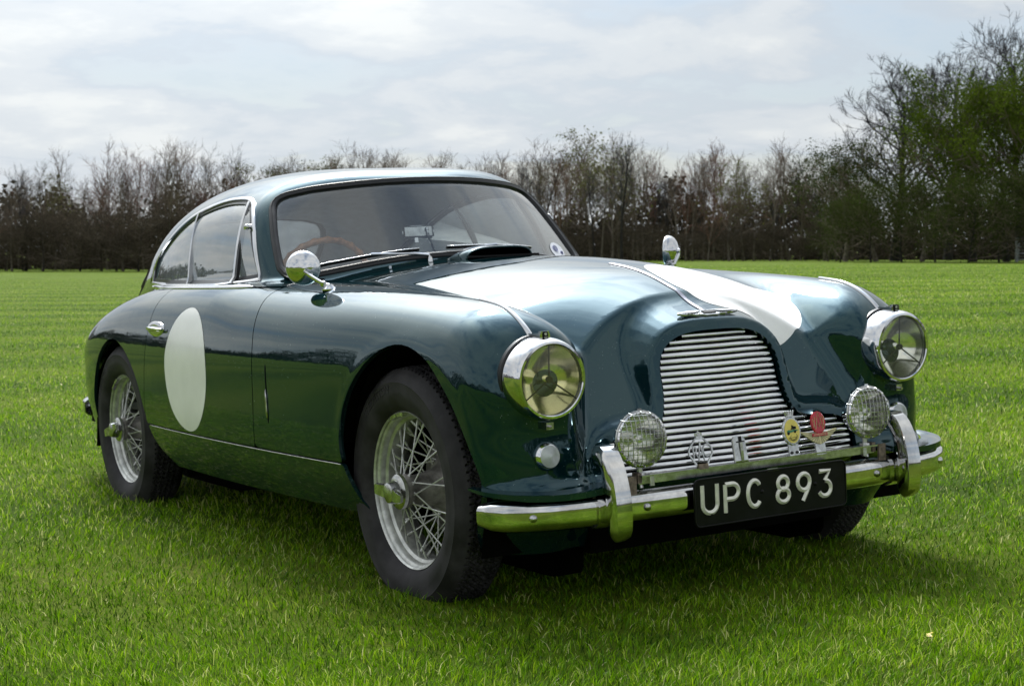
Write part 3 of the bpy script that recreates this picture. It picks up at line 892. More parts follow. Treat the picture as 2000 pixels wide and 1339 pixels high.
shut_z = spline([.15, .241, .276, .341, .398, .467, .634, .700, .797, .840, .878, .897, .93], [-.86, -.915, -.955, -.944, -.912, -.894, -.882, -.884, -.905, -.925, -.940, -.935, -.915])
tz = sstep(.885, .915, sz)
shut = sx-(shut_z(sz)*(1-tz)+(-.905+.10*sstep(.62, .0, say))*tz)      # > 0 ahead of the bonnet's rear edge
front_cut = sstep(-.05, .25, sx)
low_line = sz-.394                                                     # crease line over the sills
grille = np.where(sx > .3, sd_poly(sy, sz, GR_POLY), 1.0)
screen = np.where(sx > -1.42, sd_poly(sy, sz, SCREEN), 1.0)
screen = np.where((sx > -.80), 1.0, screen)
screen = np.where((sz < 1.0) & (SN[:, 2] > .88), 1.0, screen)
swin = np.where((say > .40) & (np.abs(SN[:, 1]) > .35), sd_poly(sx, sz, SIDE_WIN), 1.0)
rwin = np.where((sx < -2.45) & (SN[:, 0] < -.15) & (say < .47), sd_poly(sy, sz, REAR_WIN), 1.0)
# door outline: shut line ahead, a straight post behind, waist rail above
door_back = spline([.2, .39, .45, .60, .75, .90, 1.0], [-2.06, -2.06, -2.05, -2.02, -1.985, -1.965, -1.96])
door = np.minimum.reduce([-shut, sx-door_back(sz), low_line, .905-sz])
door = np.where(say > .45, door, -1.0)
bottom = sz-.243
ahead_of_arch = sstep(.2, .3, sx)
bon_low = np.where(sx > .1, sz-.372, low_line)

car = empty('vintage_car')
car.matrix_world = CAR_M.to_4x4()
tag(car, 'dark green vintage sports coupe with white roundels and chrome grille parked on the grass', 'car')

def panel(name, g, mat, depth=.012, parent=car):
    V, Nn, F = clip(SV, SN, SF, g)
    V, Nn, F = flange(V, Nn, F, depth)
    return mesh_obj(name, V, F, mat, parent, True, Nn)
keep = np.minimum(arch, bottom)
panel('bonnet', np.minimum.reduce([shut-gap, bon_low-gap, keep, grille]), PAINT, .016)
for s in (-1, 1):
    panel('door', np.minimum(door-gap, np.where(s*sy > 0, 1.0, -1.0)), PAINT, .012)
    panel('sill_panel', np.minimum.reduce([-low_line-gap, np.minimum(keep, np.abs(shut)-.0030), np.where(s*sy > .45, 1.0, -1.0), .06-sx, sx+2.2]), PAINT, .012)
fv = panel('front_valance', np.minimum.reduce([.368-sz, sx-.20, np.minimum(arch, sz-.198)]), PAINT, .010)
for v in fv.data.vertices: v.co.x -= .55*max(0, .366-v.co.z)*min(1, max(0, (v.co.x-.30)/.12))+.012     # rolls under towards the sump
shell_g = np.minimum.reduce([-shut-gap, np.maximum(low_line-gap, np.where(sx < -2.2, 1.0, -1.0)), -door-gap, keep, screen, swin, rwin])
panel('body_shell', shell_g, PAINT, .014)

# glass lies a little inside the outline
def glass(name, g, mat, inset, parent=car):
    V, Nn, F = clip(SV, SN, SF, g)
    return mesh_obj(name, V-Nn*inset, F, mat, parent, True, Nn)
glass('windscreen', .004-screen, SCREEN_GLASS, .006)
glass('rear_window', .004-rwin, GLASS, .006)
div_a = sx-np.interp(sz, [.914, 1.195], [-1.384, -1.470]); div_b = sx-np.interp(sz, [.914, 1.19], [-1.878, -1.968])
for s in (-1, 1):
    ss = np.where(s*sy > 0, 1.0, -1.0)
    glass('quarter_light', np.minimum.reduce([.004-swin, ss, div_a]), GLASS, .006)
    glass('door_window', np.minimum.reduce([.004-swin, ss, -div_a, div_b]), GLASS, .008)
    glass('rear_quarter_window', np.minimum.reduce([.004-swin, ss, -div_b]), GLASS, .006)
# headlining: the same shell, well inside
cab = np.minimum.reduce([sz-.93, screen-.02, swin-.012, rwin-.012, -.80-sx])
V, Nn, F = clip(SV, SN, SF, cab)
mesh_obj('headlining', V-Nn*.022, [q[::-1] for q in F], CLOTH, car, True, -Nn)
# roundels: thin painted discs following the panels
def decal(name, g, mat, off=.0009, parent=car):
    V, Nn, F = clip(SV, SN, SF, g)
    return mesh_obj(name, V+Nn*off, F, mat, parent, True, Nn)
dr = decal('racing_roundel', np.where(sy < -.5, .2265-np.hypot(sx+1.522, (sz-.622)*1.04), -1), WHITE)
BON_DISC = smooth_closed([(.336, .034), (.392, .072), (.415, .135), (.418, .20), (.417, .25), (.414, .285), (.408, .312), (.396, .354), (.364, .408), (.328, .440), (.283, .456), (.216, .474), (.136, .472), (.06, .445), (-.005, .38), (-.035, .28),
             (-.02, .17), (.03, .09), (.10, .040), (.183, .019), (.265, .018)], it=2)
br = decal('racing_roundel', np.where((sx > -.2) & (sz > .55), np.minimum(-sd_poly(sx, sy, BON_DISC), np.where(sx > .38, GRSD(sy, sz)-.055, 1.0)), -1), WHITE)
tag(dr, 'white racing disc painted on the door'); tag(br, 'white racing disc painted on the bonnet')
# ---------------------------------------------------------------- underside and wheel wells
MB().box((-1.35, 0, .27), (3.3, 1.1, .05)).box((-1.35, 0, .225), (2.0, 1.10, .08)).box((.12, 0, .26), (.66, .84, .16)).box((.1, 0, .20), (.3, .4, .06)).box((-2.9, 0, .36), (1.0, 1.2, .12)).obj('chassis', MATT_BLACK, car, False)
MB().tube([(0, -.62, .33), (0, .62, .33)], .035, 8).tube([(-2.515, -.62, .335), (-2.515, .62, .335)], .05, 8).obj('axle', MATT_BLACK, car)
for poly, tags in ((ARCH_F, 'f'), (ARCH_R, 'r')):
    P = resample(smooth_closed(poly, it=1), .03, True)
    P = P+(P-P.mean(0))*.035
    P[:, 1] = np.minimum(P[:, 1], .80)
    for s in (-1, 1):
        n = len(P); yo, yi = (.735 if tags == 'f' else .715), .42
        V = [(a, s*yo, b) for a, b in P]+[(a, s*yi, b) for a, b in P]
        F = [(k, (k+1) % n, n+(k+1) % n, n+k) for k in range(n) if P[k, 1] > .2 and P[(k+1) % n, 1] > .2]+[tuple(range(n, 2*n))]
        mesh_obj('wheel_arch_liner', V, F, MATT_BLACK, car, False)

# ---------------------------------------------------------------- wheels
def tyre_mesh():
    nt_ = 576
    sec = [(.214, .040), (.224, .060), (.238, .072), (.258, .081), (.280, .0835), (.300, .081), (.304, .0825), (.307, .0800), (.320, .0745), (.330, .064), (.3375, .0560)]
    tread_y = np.linspace(.0525, -.0525, 27)
    prof = [(r_, y) for r_, y in sec]+[(.3455-.0045*(y/.0525)**2, y) for y in tread_y]+[(r_, -y) for r_, y in sec[::-1]]
    prof = np.array(prof); m = len(prof)
    th = np.arange(nt_)*2*np.pi/nt_
    R = np.repeat(prof[:, 0][:, None], nt_, 1); Y = np.repeat(prof[:, 1][:, None], nt_, 1)
    k0 = len(sec); per = 100
    zig = np.abs(((th*per/(2*np.pi)) % 1)*2-1)-.5                          # -.5 .. .5
    for j, y in enumerate(tread_y):
        d = np.zeros(nt_)
        for c in (-.033, -.0115, .0115, .033):
            d = np.maximum(d, np.clip(1-np.abs(y-(c+.011*zig))/.0040, 0, 1))
        ph = (th*per/(2*np.pi)+.25) % 1
        if abs(y) > .046: d = np.maximum(d, (np.abs(ph-.5) < .09)*.6)
        else: d = np.maximum(d, .6*(np.abs(((th*per*2/(2*np.pi)+y*60) % 1)-.5) < .10))
        R[k0+j] -= .0075*np.minimum(1, d*1.6)
    ph = (th*per/(2*np.pi)+.25) % 1
    V = np.stack([R*np.cos(th), Y, R*np.sin(th)], -1).reshape(-1, 3)
    i = np.arange(m-1)[:, None]; k = np.arange(nt_)[None]
    l = (k+1) % nt_
    F = np.stack([i*nt_+k, i*nt_+l, (i+1)*nt_+l, (i+1)*nt_+k], -1).reshape(-1, 4)
    return V, F
def wheel():
    """outer face towards +y, centre at the origin (y=0 is the tyre's mid plane)"""
    root = empty('wheel', car)
    V, F = tyre_mesh(); ty = mesh_obj('tyre', V, F, TYRE, root, True, None, 40)
    # raised maker's name and ring on the sidewall
    LV, LF = text_mesh('VREDESTEIN', .034, .0012)
    if len(LV):
        rr = .2855+LV[:, 1]; an = math.radians(118)-LV[:, 0]/.2855
        yy = .0830+LV[:, 2]
        W_ = np.stack([rr*np.cos(an), yy, rr*np.sin(an)], 1)
    # sits on the right-hand wheels as seen from the kerb: mirrored together with the wheel, so pre-mirror it
        W_[:, 0] *= -1
        mesh_obj('sidewall_lettering', W_, [q[::-1] for q in LF], TYRE, root, False)
    rim = [(.2165, .0545), (.2205, .0590), (.2215, .0565), (.2180, .0500), (.2120, .0480), (.2075, .0420), (.2060, .028), (.1985, .022), (.1965, .002), (.1985, -.030), (.2060, -.040), (.2165, -.058), (.2215, -.056)]
    inner = [(r_-.004, y) for r_, y in rim[3:-1]]
    MB().lathe(rim, 'y', n=96).obj('rim', ALLOY, root)
    hub = [(.0, .082), (.040, .082), (.046, .078), (.047, .060), (.042, .050), (.043, .02), (.052, -.020), (.070, -.045), (.088, -.058), (.090, -.072), (.06, -.075)]
    MB().lathe(hub, 'y', n=48).obj('hub', DIRTY_METAL, root)
    drum = [(.02, -.060), (.105, -.062), (.128, -.066), (.135, -.072), (.150, -.074), (.152, -.082), (.148, -.086), (.154, -.090), (.154, -.096), (.148, -.100), (.155, -.106), (.150, -.14), (.02, -.14)]
    MB().lathe(drum, 'y', n=64).obj('brake_drum', DIRTY_METAL, root)
    sp = MB().lathe([(.0, .128), (.022, .127), (.028, .124), (.031, .112), (.033, .100), (.044, .098), (.049, .094), (.050, .084), (.046, .080)], 'y', n=40)
    for s in (-1, 1):
        # a winged knock-off nut
        path = np.array([(s*.018, .113, 0), (s*.042, .120, 0), (s*.066, .124, 0), (s*.080, .122, 0)])
        V, F = sweep(path, [(-.014, -.0075), (.014, -.0075), (.0165, 0), (.014, .0075), (-.014, .0075), (-.0165, 0)], (0, 1, 0), scale=[1.25, 1.15, 1.0, .62]); sp.add(V, F)
    o = sp.obj('knock_off_nut', DULL_CHROME, root); o.rotation_euler = (0, math.radians(-6), 0)
    # sixty wires; each is a bar of its own with its nipple, sharing two meshes
    def spoke_mesh(a, b):
        L = np.linalg.norm(np.subtract(b, a))
        mb = MB().tube([a, b], .0023, 6)
        d = (np.subtract(a, b))/L
        mb.tube([np.array(b)+d*.020, np.array(b)-d*.006], .0042, 6)
        return mb
    def pt(r_, ang, y): return (r_*math.cos(ang), y, r_*math.sin(ang))
    meshes = {}
    kinds = [('outer', 10, .046, .066, .197, .016, .50), ('outer2', 10, .046, .066, .197, .016, -.50),
             ('inner', 10, .088, -.055, .197, -.012, .62), ('inner2', 10, .088, -.055, .197, -.012, -.62), ('inner3', 10, .088, -.062, .196, .004, .30), ('inner4', 10, .088, -.062, .196, .004, -.30)]
    for kn, n_, rh, yh, rr, yr, sweepang in kinds:
        a0 = {'outer': 0, 'outer2': .16, 'inner': .05, 'inner2': .21, 'inner3': .10, 'inner4': .26}[kn]
        first = None
        for k in range(n_):
            if first is None:
                first = spoke_mesh(pt(rh, 0, yh), pt(rr, sweepang, yr)).obj('spoke', ALLOY, root); o = first
            else:
                o = first.copy(); COL.objects.link(o); o.parent = root
            o.rotation_euler = (0, -(a0+k*2*math.pi/n_), 0)
    # balance weights clipped to the rim
    for an in (97, 108):
        a = math.radians(an)
        pts = [(-.2125*math.cos(a+t), .057, .2125*math.sin(a+t)) for t in np.linspace(-.085, .085, 7)]
        V, F = sweep(pts, [(-.005, -.007), (.005, -.007), (.005, .007), (-.005, .007)], (0, 1, 0)); mesh_obj('balance_weight', V, F, DULL_CHROME, root, False)
    return root
w0 = wheel()
def put_wheel(o, x, s, spin):
    # the wheel is modelled with its face towards +y; the right-hand side (s=-1) turns it half round
    o.location = (x, s*.6605, .337)
    o.rotation_euler = (0, spin, math.pi if s < 0 else 0)
def copy_part(o, parent):
    r_ = o.copy(); COL.objects.link(r_); r_.parent = parent
    for ch in o.children: 
        c = ch.copy(); COL.objects.link(c); c.parent = r_
    return r_
wheels = [w0]+[copy_part(w0, car) for _ in range(3)]
for o, (x, s, a) in zip(wheels, ((0, -1, 0), (-2.515, -1, .35), (0, 1, .2), (-2.515, 1, .5))): put_wheel(o, x, s, a)

# ---------------------------------------------------------------- glass surrounds
def surf_path_front(poly, step):
    q = resample(poly, step, True); P = []
    o = from_front(q[:, 0], q[:, 1])
    return onto(o, 3)
P, Nn = surf_path_front(SCREEN, .02)
# from_front finds the bonnet first where it stands higher than the screen's foot: solve on the cabin field alone
def cab_front(y, z):
    o = np.stack([np.full_like(y, .2), y, z], 1); return hit(o, np.tile([-1., 0, 0], (len(y), 1)), 2.5, field_cabin)
q = resample(SCREEN, .02, True); P = cab_front(q[:, 0], q[:, 1]); P, Nn = onto(P, 3, field_cabin)
V, F = sweep(P-Nn*.002, [(-.013, -.006), (-.013, .004), (-.006, .009), (.006, .009), (.013, .003), (.013, -.006)], Nn, closed=True)
sw = mesh_obj('windscreen_seal', V, F, SEAL, car, True, None, 50)
V, F = tube(P+Nn*.0075, .0022, 6, closed=True); mesh_obj('bead', V, F, SEAL, sw)
q = resample(REAR_WIN, .03, True)
o_ = np.stack([np.full(len(q), -4.2), q[:, 0], q[:, 1]], 1); Pr = hit(o_, np.tile([1., 0, 0], (len(q), 1)), 3.0); Pr, Nr = onto(Pr, 3)
V, F = tube(Pr, .010, 8, closed=True); mesh_obj('rear_window_seal', V, F, SEAL, car)
def side_pts(x, z, s):
    x = np.asarray(x, float); z = np.asarray(z, float); y = np.full_like(x, s*.66)
    P = np.stack([x, y, z], 1)
    for _ in range(40):                 # move across the car only, so that x and z stay as drawn
        f = field(P[:, 0], P[:, 1], P[:, 2]); P[:, 1] += s*np.clip(f*.8, -.02, .02)
    return P, onto(P, 0)[1]
for s in (-1, 1):
    q = resample(SIDE_WIN, .02, True); P, Nn = side_pts(q[:, 0], q[:, 1], s)
    V, F = sweep(P, [(-.008, -.008), (-.008, .004), (-.003, .006), (.003, .006), (.008, .003), (.008, -.008)], Nn, closed=True)
    fr = mesh_obj('window_frame', V, F, CHROME, car, True, None, 50)
    qi = SIDE_WIN*1.0; c_ = qi.mean(0); qi = c_+(qi-c_)*np.array([.970, .925]); q = resample(qi, .02, True); P2, N2 = side_pts(q[:, 0], q[:, 1], s)
    V, F = sweep(P2-N2*.004, [(-.009, -.008), (-.009, .001), (.007, .001), (.007, -.008)], N2, closed=True); mesh_obj('window_rubber', V, F, SEAL, fr, True, None, 50)  # rubber band, deepened to stand in for the shadow in the window reveal
    for (xa, za), (xb, zb), w_, rub in (((-1.384, .918), (-1.468, 1.205), .009, 1), ((-1.878, .918), (-1.966, 1.186), .006, 0)):
        t_ = np.linspace(0, 1, 14); P, Nn = side_pts(xa+(xb-xa)*t_, za+(zb-za)*t_, s); P = .45*P+.55*(P[0]+(P[-1]-P[0])*t_[:, None])
        V, F = sweep(P, [(-w_, -.010), (-w_, .004), (0, .007), (w_, .004), (w_, -.010)], Nn); mesh_obj('window_bar', V, F, CHROME, fr, True, None, 50)
        if rub:
            P, Nn = side_pts(xa+.016+(xb-xa)*t_, za+(zb-za)*t_, s); P = .45*P+.55*(P[0]+(P[-1]-P[0])*t_[:, None])
            V, F = sweep(P, [(-.009, -.010), (-.009, .002), (.006, .002), (.006, -.010)], Nn); mesh_obj('window_rubber', V, F, SEAL, fr, True, None, 50)
    # waist moulding under the window
    t_ = np.linspace(0, 1, 40); P, Nn = side_pts(-2.55+1.40*t_, np.full(40, .908), s)
    V, F = sweep(P, [(-.011, -.004), (-.011, .004), (-.004, .008), (.006, .007), (.011, .002), (.011, -.004)], Nn, scale=np.minimum(1, np.r_[np.linspace(.5, 1, 4), np.ones(34), .8, .4])); mesh_obj('waist_moulding', V, F, CHROME, car, True, None, 50)
    P, Nn = side_pts([-1.335], [1.113], s)
    MB().lathe([(0, .020), (.008, .019), (.011, .012), (.008, .004), (.010, -.004)], 'y', n=16).box((.012, .010, -.004), (.03, .008, .010)).obj('window_catch', CHROME, fr)
    k = COL.objects[-1] if False else next(c for c in fr.children if c.name.startswith('window_catch')); k.location = P[0]+Nn[0]*.003; k.rotation_euler = (0, 0, math.pi if s < 0 else 0)
    # door handle: oval back plate with a pull-out lever
    P, Nn = side_pts([-1.865], [.760], s); dh = MB()
    th = np.linspace(0, 2*np.pi, 32, endpoint=False)
    for off, sc in ((0, 1), (.006, .9), (.009, .6), (.007, .25)):
        pass
    rings = [(1, .0), (.98, .005), (.84, .0085), (.55, .0095), (.0, .0095)]
    V = [(.062*a*np.cos(t)*(1+.12*np.cos(t)), b, .030*a*np.sin(t)) for a, b in rings for t in th]
    F = [(i*32+k, i*32+(k+1) % 32, (i+1)*32+(k+1) % 32, (i+1)*32+k) for i in range(4) for k in range(32)]
    dh.add(V, F)
    V, F = sweep([(-.060, .012, 0), (-.035, .019, 0), (.0, .022, .001), (.035, .017, .003), (.05, .010, .004)], [(-.007, -.004), (.007, -.004), (.009, 0), (.005, .005), (-.005, .005), (-.009, 0)], (0, 1, 0), scale=[.5, .9, 1, 1, .7]); dh.add(V, F)
    o = dh.obj('door_handle', CHROME, car); o.location = P[0]; o.rotation_euler = (0, 0, math.pi if s < 0 else 0)
    o.rotation_euler.x = 0; 
    o.scale = (1.45, 1.2, .98)
    t_ = np.linspace(0, 1, 60); P, Nn = side_pts(-2.02+1.72*t_, np.full(60, .3905), s)
    V, F = tube(P+Nn*.0005, .0020, 6); mesh_obj('sill_highlight', V, F, DULL_CHROME, car)  # bright tube laid along the sill crease to imitate its edge highlight
    # slot and blade in the front wing behind the wheel
    t_ = np.linspace(0, 1, 16); P, Nn = side_pts(np.full(16, -.775)+.006*t_, .668-.185*t_, s)
    V, F = sweep(P, [(-.004, -.003), (-.003, .0012), (.003, .0012), (.004, -.003)], Nn, scale=np.r_[.5, np.ones(14), .5]); mesh_obj('vent_slot', V, F, MATT_BLACK, car)
    P, Nn = side_pts(-.775+.004*t_, .590-.092*t_, s)
    V, F = sweep(P+Nn*.002, [(-.005, -.002), (-.003, .003), (.003, .003), (.005, -.002)], Nn, scale=np.r_[.1, .4, .7, .9, np.ones(9), .8, .5, .2]); mesh_obj('vent_blade', V, F, DULL_CHROME, car)

# ---------------------------------------------------------------- grille
gr = empty('grille', car)
outline_half = np.array(GR_HALF)
def gr_width(z):
    y = np.linspace(0, .46, 231); d = sd_poly(y, np.full(231, z), GR_POLY)
    ins = y[d < -.004]
    return ins.max() if len(ins) else 0
zs = np.linspace(.737, .372, 23)
for z in zs:
    w_ = gr_width(z)
    if w_ < .03: continue
    w_ -= .006; n = 41; y = np.linspace(-w_, w_, n)
    x = from_front(y, np.full(n, z))[:, 0]-.019; x = np.where(np.isnan(x), .474+(.75-z)*.235-.006-.09*np.abs(y), x)
    path = np.stack([x, y, np.full(n, z)], 1)
    # a rounded bar, leaning slightly
    prof = [(.0050, -.0052), (.0068, -.0042), (.0076, -.0022), (.0062, .0022), (.0038, .0058), (.0012, .0070), (-.0030, .0066), (-.0040, -.0050)]
    V, F = sweep(path, prof, (0, 0, 1)); mesh_obj('slat', V, F, CHROME, gr, True, None, 60)
# dark duct behind
n = len(GR_POLY)
V = [(.452+(.75-b)*.20-.0, a, b) for a, b in GR_POLY]+[(.33, a*.9, b) for a, b in GR_POLY]
F = [(k, (k+1) % n, n+(k+1) % n, n+k) for k in range(n)]+[tuple(range(n, 2*n))]
mesh_obj('duct', V, F, MATT_BLACK, gr, False)

# ---------------------------------------------------------------- bonnet trim
t_ = np.linspace(0, 1, 40); P = from_top(-.02+.455*t_, np.zeros(40)); P, Nn = onto(P, 3)
V, F = sweep(P, [(-.008, -.003), (-.007, .0022), (-.002, .0048), (.002, .0048), (.007, .0022), (.008, -.003)], Nn, scale=np.r_[.6, np.ones(38), .8]); bs = mesh_obj('bonnet_spear', V, F, SPEAR, car, True, None, 30)
# winged emblem at the end of the spear
P, Nn = onto(from_top(np.array([.452]), np.array([0.])), 3); em = MB()
wing = [(0, .016), (.03, .019), (.07, .017), (.098, .010), (.104, .003), (.092, -.003), (.08, -.007), (.06, -.008), (.05, -.013), (.03, -.013), (.02, -.018), (0, -.018)]
out2 = wing+[(-a, b) for a, b in wing[1:-1][::-1]]
def plate(outl, h, R, c, bev=.0015):
    """flat shaped plate with a bevelled top; outline in the (u, v) plane of R"""
    o2 = np.asarray(outl, float); cen = o2.mean(0); n = len(o2)
    ins = cen+(o2-cen)*(1-bev/max(1e-6, np.abs(o2-cen).mean()))
    L = np.vstack([np.c_[o2, np.zeros(n)], np.c_[o2, np.full(n, h-bev)], np.c_[ins, np.full(n, h)]])
    V = np.asarray(c)+L @ np.asarray(R).T
    F = [(i*n+k, i*n+(k+1) % n, (i+1)*n+(k+1) % n, (i+1)*n+k) for i in (0, 1) for k in range(n)]+[tuple(range(2*n, 3*n)), tuple(range(n))[::-1]]
    return V, F
def axes(nrm, vdir):
    w_ = np.asarray(nrm, float); w_ /= np.linalg.norm(w_); v = np.asarray(vdir, float); v = v-w_*(v@w_); v /= np.linalg.norm(v); u = np.cross(v, w_)
    return np.column_stack([u, v, w_])
V, F = plate(out2, .006, axes(Nn[0], (-1, 0, 0)), P[0]-Nn[0]*.001); emb = mesh_obj('winged_emblem', V, F, DULL_CHROME, car, False)
fe = MB()
for s in (-1, 1):
    for k in range(7):
        R = axes(Nn[0], (-1, 0, 0)); a = np.array([s*(.022+.004*k), .010-.002*k, .0062]); b = np.array([s*(.04+.0085*k), -.012+.002*k, .0062])
        fe.tube([P[0]+R@a, P[0]+R@b], .0008, 4)
fe.box(P[0]+R@np.array([0, 0, .006]), (.016, .040, .003), np.column_stack([R[:, 1], R[:, 0], R[:, 2]])); fe.obj('feather', DARK_TRIM, emb, False)
# headlamp crest strips
def lamp_strip(s):
    t_ = np.linspace(0, 1, 36); x = .232+(.512-.232)*t_; P = from_top(x, np.full(36, s*.597)); P, Nn = onto(P, 3)
    wd = .0032+.0056*t_**1.3
    V, F = [], []
    Pf, T, U, B = frames(P, False, Nn)
    prof = [(-1, -.003), (-1, .002), (-.85, .0038), (-.12, .0066), (.12, .0066), (.85, .0038), (1, .002), (1, -.003)]
    V = [P[i]+B[i]*a*wd[i]+U[i]*b for i in range(36) for a, b in prof]
    F = [(i*8+k, (i+1)*8+k, (i+1)*8+k+1, i*8+k+1) for i in range(35) for k in range(7)]+[tuple(range(8)), tuple(range(35*8, 36*8))[::-1]]
    st = mesh_obj('headlamp_strip', V, F, CHROME, car, True, None, 40)
    MB().box((.528, s*.597, .770), (.056, .030, .014)).box((.551, s*.597, .772), (.012, .024, .022)).obj('clip', CHROME, st, False)
    R = np.column_stack([(0, -1., 0), (0, 0, 1.), (1., 0, 0)])
    V, F = plate([(-.008, -.010), (.008, -.010), (.008, .005), (.005, .010), (-.005, .010), (-.008, .005)], .003, R, (.557, s*.597, .773)); bd = mesh_obj('badge', V, F, BLACK, st, False)
    MB().lathe([(.0, .0035), (.004, .0035), (.0045, .0025)], 'x', c=(.557, s*.597, .776), n=12).box((.5595, s*.597, .768), (.002, .009, .002)).obj('crest', DULL_CHROME, bd, False)
for s in (-1, 1): lamp_strip(s)

# ---------------------------------------------------------------- lamps
def headlamp(s):
    c = (.572, s*.597, .661)
    root = empty('headlamp', car); root.location = c; root.rotation_euler = (0, math.radians(2), 0)
    MB().lathe([(.1060, -.070), (.1070, -.050), (.1065, -.028), (.1045, -.008), (.1010, .006), (.0975, .012), (.0920, .0125), (.0895, .010), (.0885, .004), (.0885, -.004)], 'x', n=96).obj('bezel', CHROME, root)
    MB().lathe([(.1105, -.078), (.1110, -.064), (.1075, -.060)], 'x', n=96).obj('gasket', SEAL, root)
    r_ = np.linspace(.0882, 0, 16); MB().lathe(np.stack([r_, -.044+.041*(r_/.0882)**2], 1), 'x', n=64).obj('reflector', BOWL, root)
    lr = np.linspace(.0886, 0, 14); MB().lathe(np.stack([lr, .004+.011*(1-(lr/.0886)**2)], 1), 'x', n=72).obj('lens', LENS_AMBER if s < 0 else LENS_CLEAR, root)
    b = MB().lathe([(0, -.008), (.008, -.010), (.0105, -.018), (.0105, -.028), (.009, -.036), (.007, -.044)], 'x', n=24)
    b.obj('bulb', BOWL, root)
    tri = MB()
    for an in (90, 214, 326):
        a = math.radians(an); tri.tube([(-.006, .008*math.cos(a), .008*math.sin(a)), (-.0035, .0875*math.cos(a), .0875*math.sin(a))], .0021, 6)
    tri.lathe([(0, .001), (.008, .0), (.0095, -.005), (.008, -.012)], 'x', n=20); tri.obj('tripod', DARK_TRIM, root)
    MB().box((-.022, 0, -.118), (.03, .022, .018)).tube([(-.008, 0, -.120), (.004, 0, -.120)], .004, 8).obj('rim_screw', DULL_CHROME, root, False)
    return root
for s in (-1, 1): headlamp(s)
def side_lamp(s):
    P, Nn = onto(from_front(np.array([s*.599]), np.array([.465])), 3)
    root = empty('side_lamp', car); root.location = P[0]
    root.rotation_euler = Vector(Nn[0]).to_track_quat('X', 'Z').to_euler()
    MB().lathe([(.036, -.006), (.037, .003), (.0345, .010), (.030, .016), (.0285, .017)], 'x', n=48).obj('ring', CHROME, root)
    pr = []
    for k in range(30):
        r_ = .029*(1-k/29); pr.append((r_, .016+.010*(1-(r_/.029)**2)+.0007*math.sin(k*2.1)))
    MB().lathe(pr, 'x', n=48).obj('lens', LENS_FROST, root)
for s in (-1, 1): side_lamp(s)
def spot_lamp(s):
    root = empty('spot_lamp', car); root.location = (.650, s*.385, .496); root.rotation_euler = (0, math.radians(-3), math.radians(-7 if s < 0 else -4))
    MB().lathe([(.0705, .012), (.0715, .004), (.0700, -.006), (.066, -.012), (.060, -.030), (.045, -.055), (.02, -.068), (0, -.070)], 'x', n=56).lathe([(.0705, .012), (.066, .014), (.064, .010)], 'x', n=56).obj('shell', CHROME, root)
    r_ = np.linspace(.064, 0, 12); MB().lathe(np.stack([r_, -.045+.052*(r_/.064)**2], 1), 'x', n=48).obj('reflector', BOWL, root)
    lr = np.linspace(.0645, 0, 12); MB().lathe(np.stack([lr, .010+.010*(1-(lr/.0645)**2)], 1), 'x', n=48).obj('lens', LENS_CLEAR, root)
    MB().lathe([(0, -.002), (.011, -.004), (.014, -.014), (.012, -.03), (.006, -.045)], 'x', n=20).obj('bulb', BOWL, root)
    g = MB(); R_ = .069
    for k in range(-5, 6):
        c = k*.0122
        if abs(c) >= R_: continue
        h_ = math.sqrt(R_**2-c*c); t = np.linspace(-h_, h_, 13)
        dome = lambda a, b: .014+.020*math.sqrt(max(0, 1-(a*a+b*b)/R_**2))
        g.tube([(dome(c, v)+.0008*(k % 2), c, v) for v in t], .0011, 5, False)
        g.tube([(dome(c, v)-.0008*(k % 2), v, c) for v in t], .0011, 5, False)
    for k in range(16):
        a = k*math.pi/8; g.tube([(.018, .069*math.cos(a), .069*math.sin(a)), (.002, .0735*math.cos(a), .0735*math.sin(a))], .0016, 5)
    g.tube([(.006, .0725*math.cos(a), .0725*math.sin(a)) for a in np.linspace(0, 2*np.pi, 40, endpoint=False)], .0018, 6, closed=True) if False else g.add(*tube([(.006, .0725*math.cos(a), .0725*math.sin(a)) for a in np.linspace(0, 2*np.pi, 40, endpoint=False)], .0018, 6, closed=True))
    g.obj('mesh_guard', DULL_CHROME, root)
    MB().tube([(-.015, 0, -.066), (-.015, 0, -.098)], .008, 10).lathe([(0, -.088), (.016, -.086), (.017, -.094), (.0, -.096)], 'z', c=(-.015, 0, 0), n=20).tube([(-.015, -.0, -.1), (-.01, 0, -.125)], .006, 8).box((.004, -.022*s, -.104), (.012, .012, .032)).obj('stem', DULL_CHROME, root)
    MB().box((.0, 0, .0735), (.014, .012, .010)).obj('guard_clip', CHROME, root, False)
    return root
for s in (-1, 1): spot_lamp(s)
# ---------------------------------------------------------------- bumpers
def c_section(h, d, t=.004):
    """open channel: (side, up) with the bulging face on the +side"""
    a = np.linspace(-1, 1, 15)
    outer = [(d*(1-abs(v)**4.5), v*h/2) for v in a]
    outer = [(-.012, -h/2+.001)]+outer+[(-.012, h/2-.001)]
    inner = [(x_-t, z_*(1-2*t/h)) for x_, z_ in outer[::-1]]
    return outer+inner
def solid_section(h, d): return [(-.012, -h/2+.004)]+[(d*(1-abs(v)**4), v*h/2) for v in np.linspace(-1, 1, 15)]+[(-.012, h/2-.004)]
zb = .328
half = [(.662, .0), (.660, .20), (.652, .40), (.640, .52), (.622, .62), (.592, .69), (.556, .738), (.520, .758), (.490, .764)]
path = smooth_open([(a, -b, zb) for a, b in half[::-1]]+[(a, b, zb) for a, b in half[1:]], 2); path = resample(path, .02)
V, F = sweep(path, [(a, b) for a, b in c_section(.078, .026)], (0, 0, 1), cap=False)
n_ = len(path); sc = np.minimum(1, .80+.2*np.minimum(np.arange(n_), np.arange(n_)[::-1])/2)
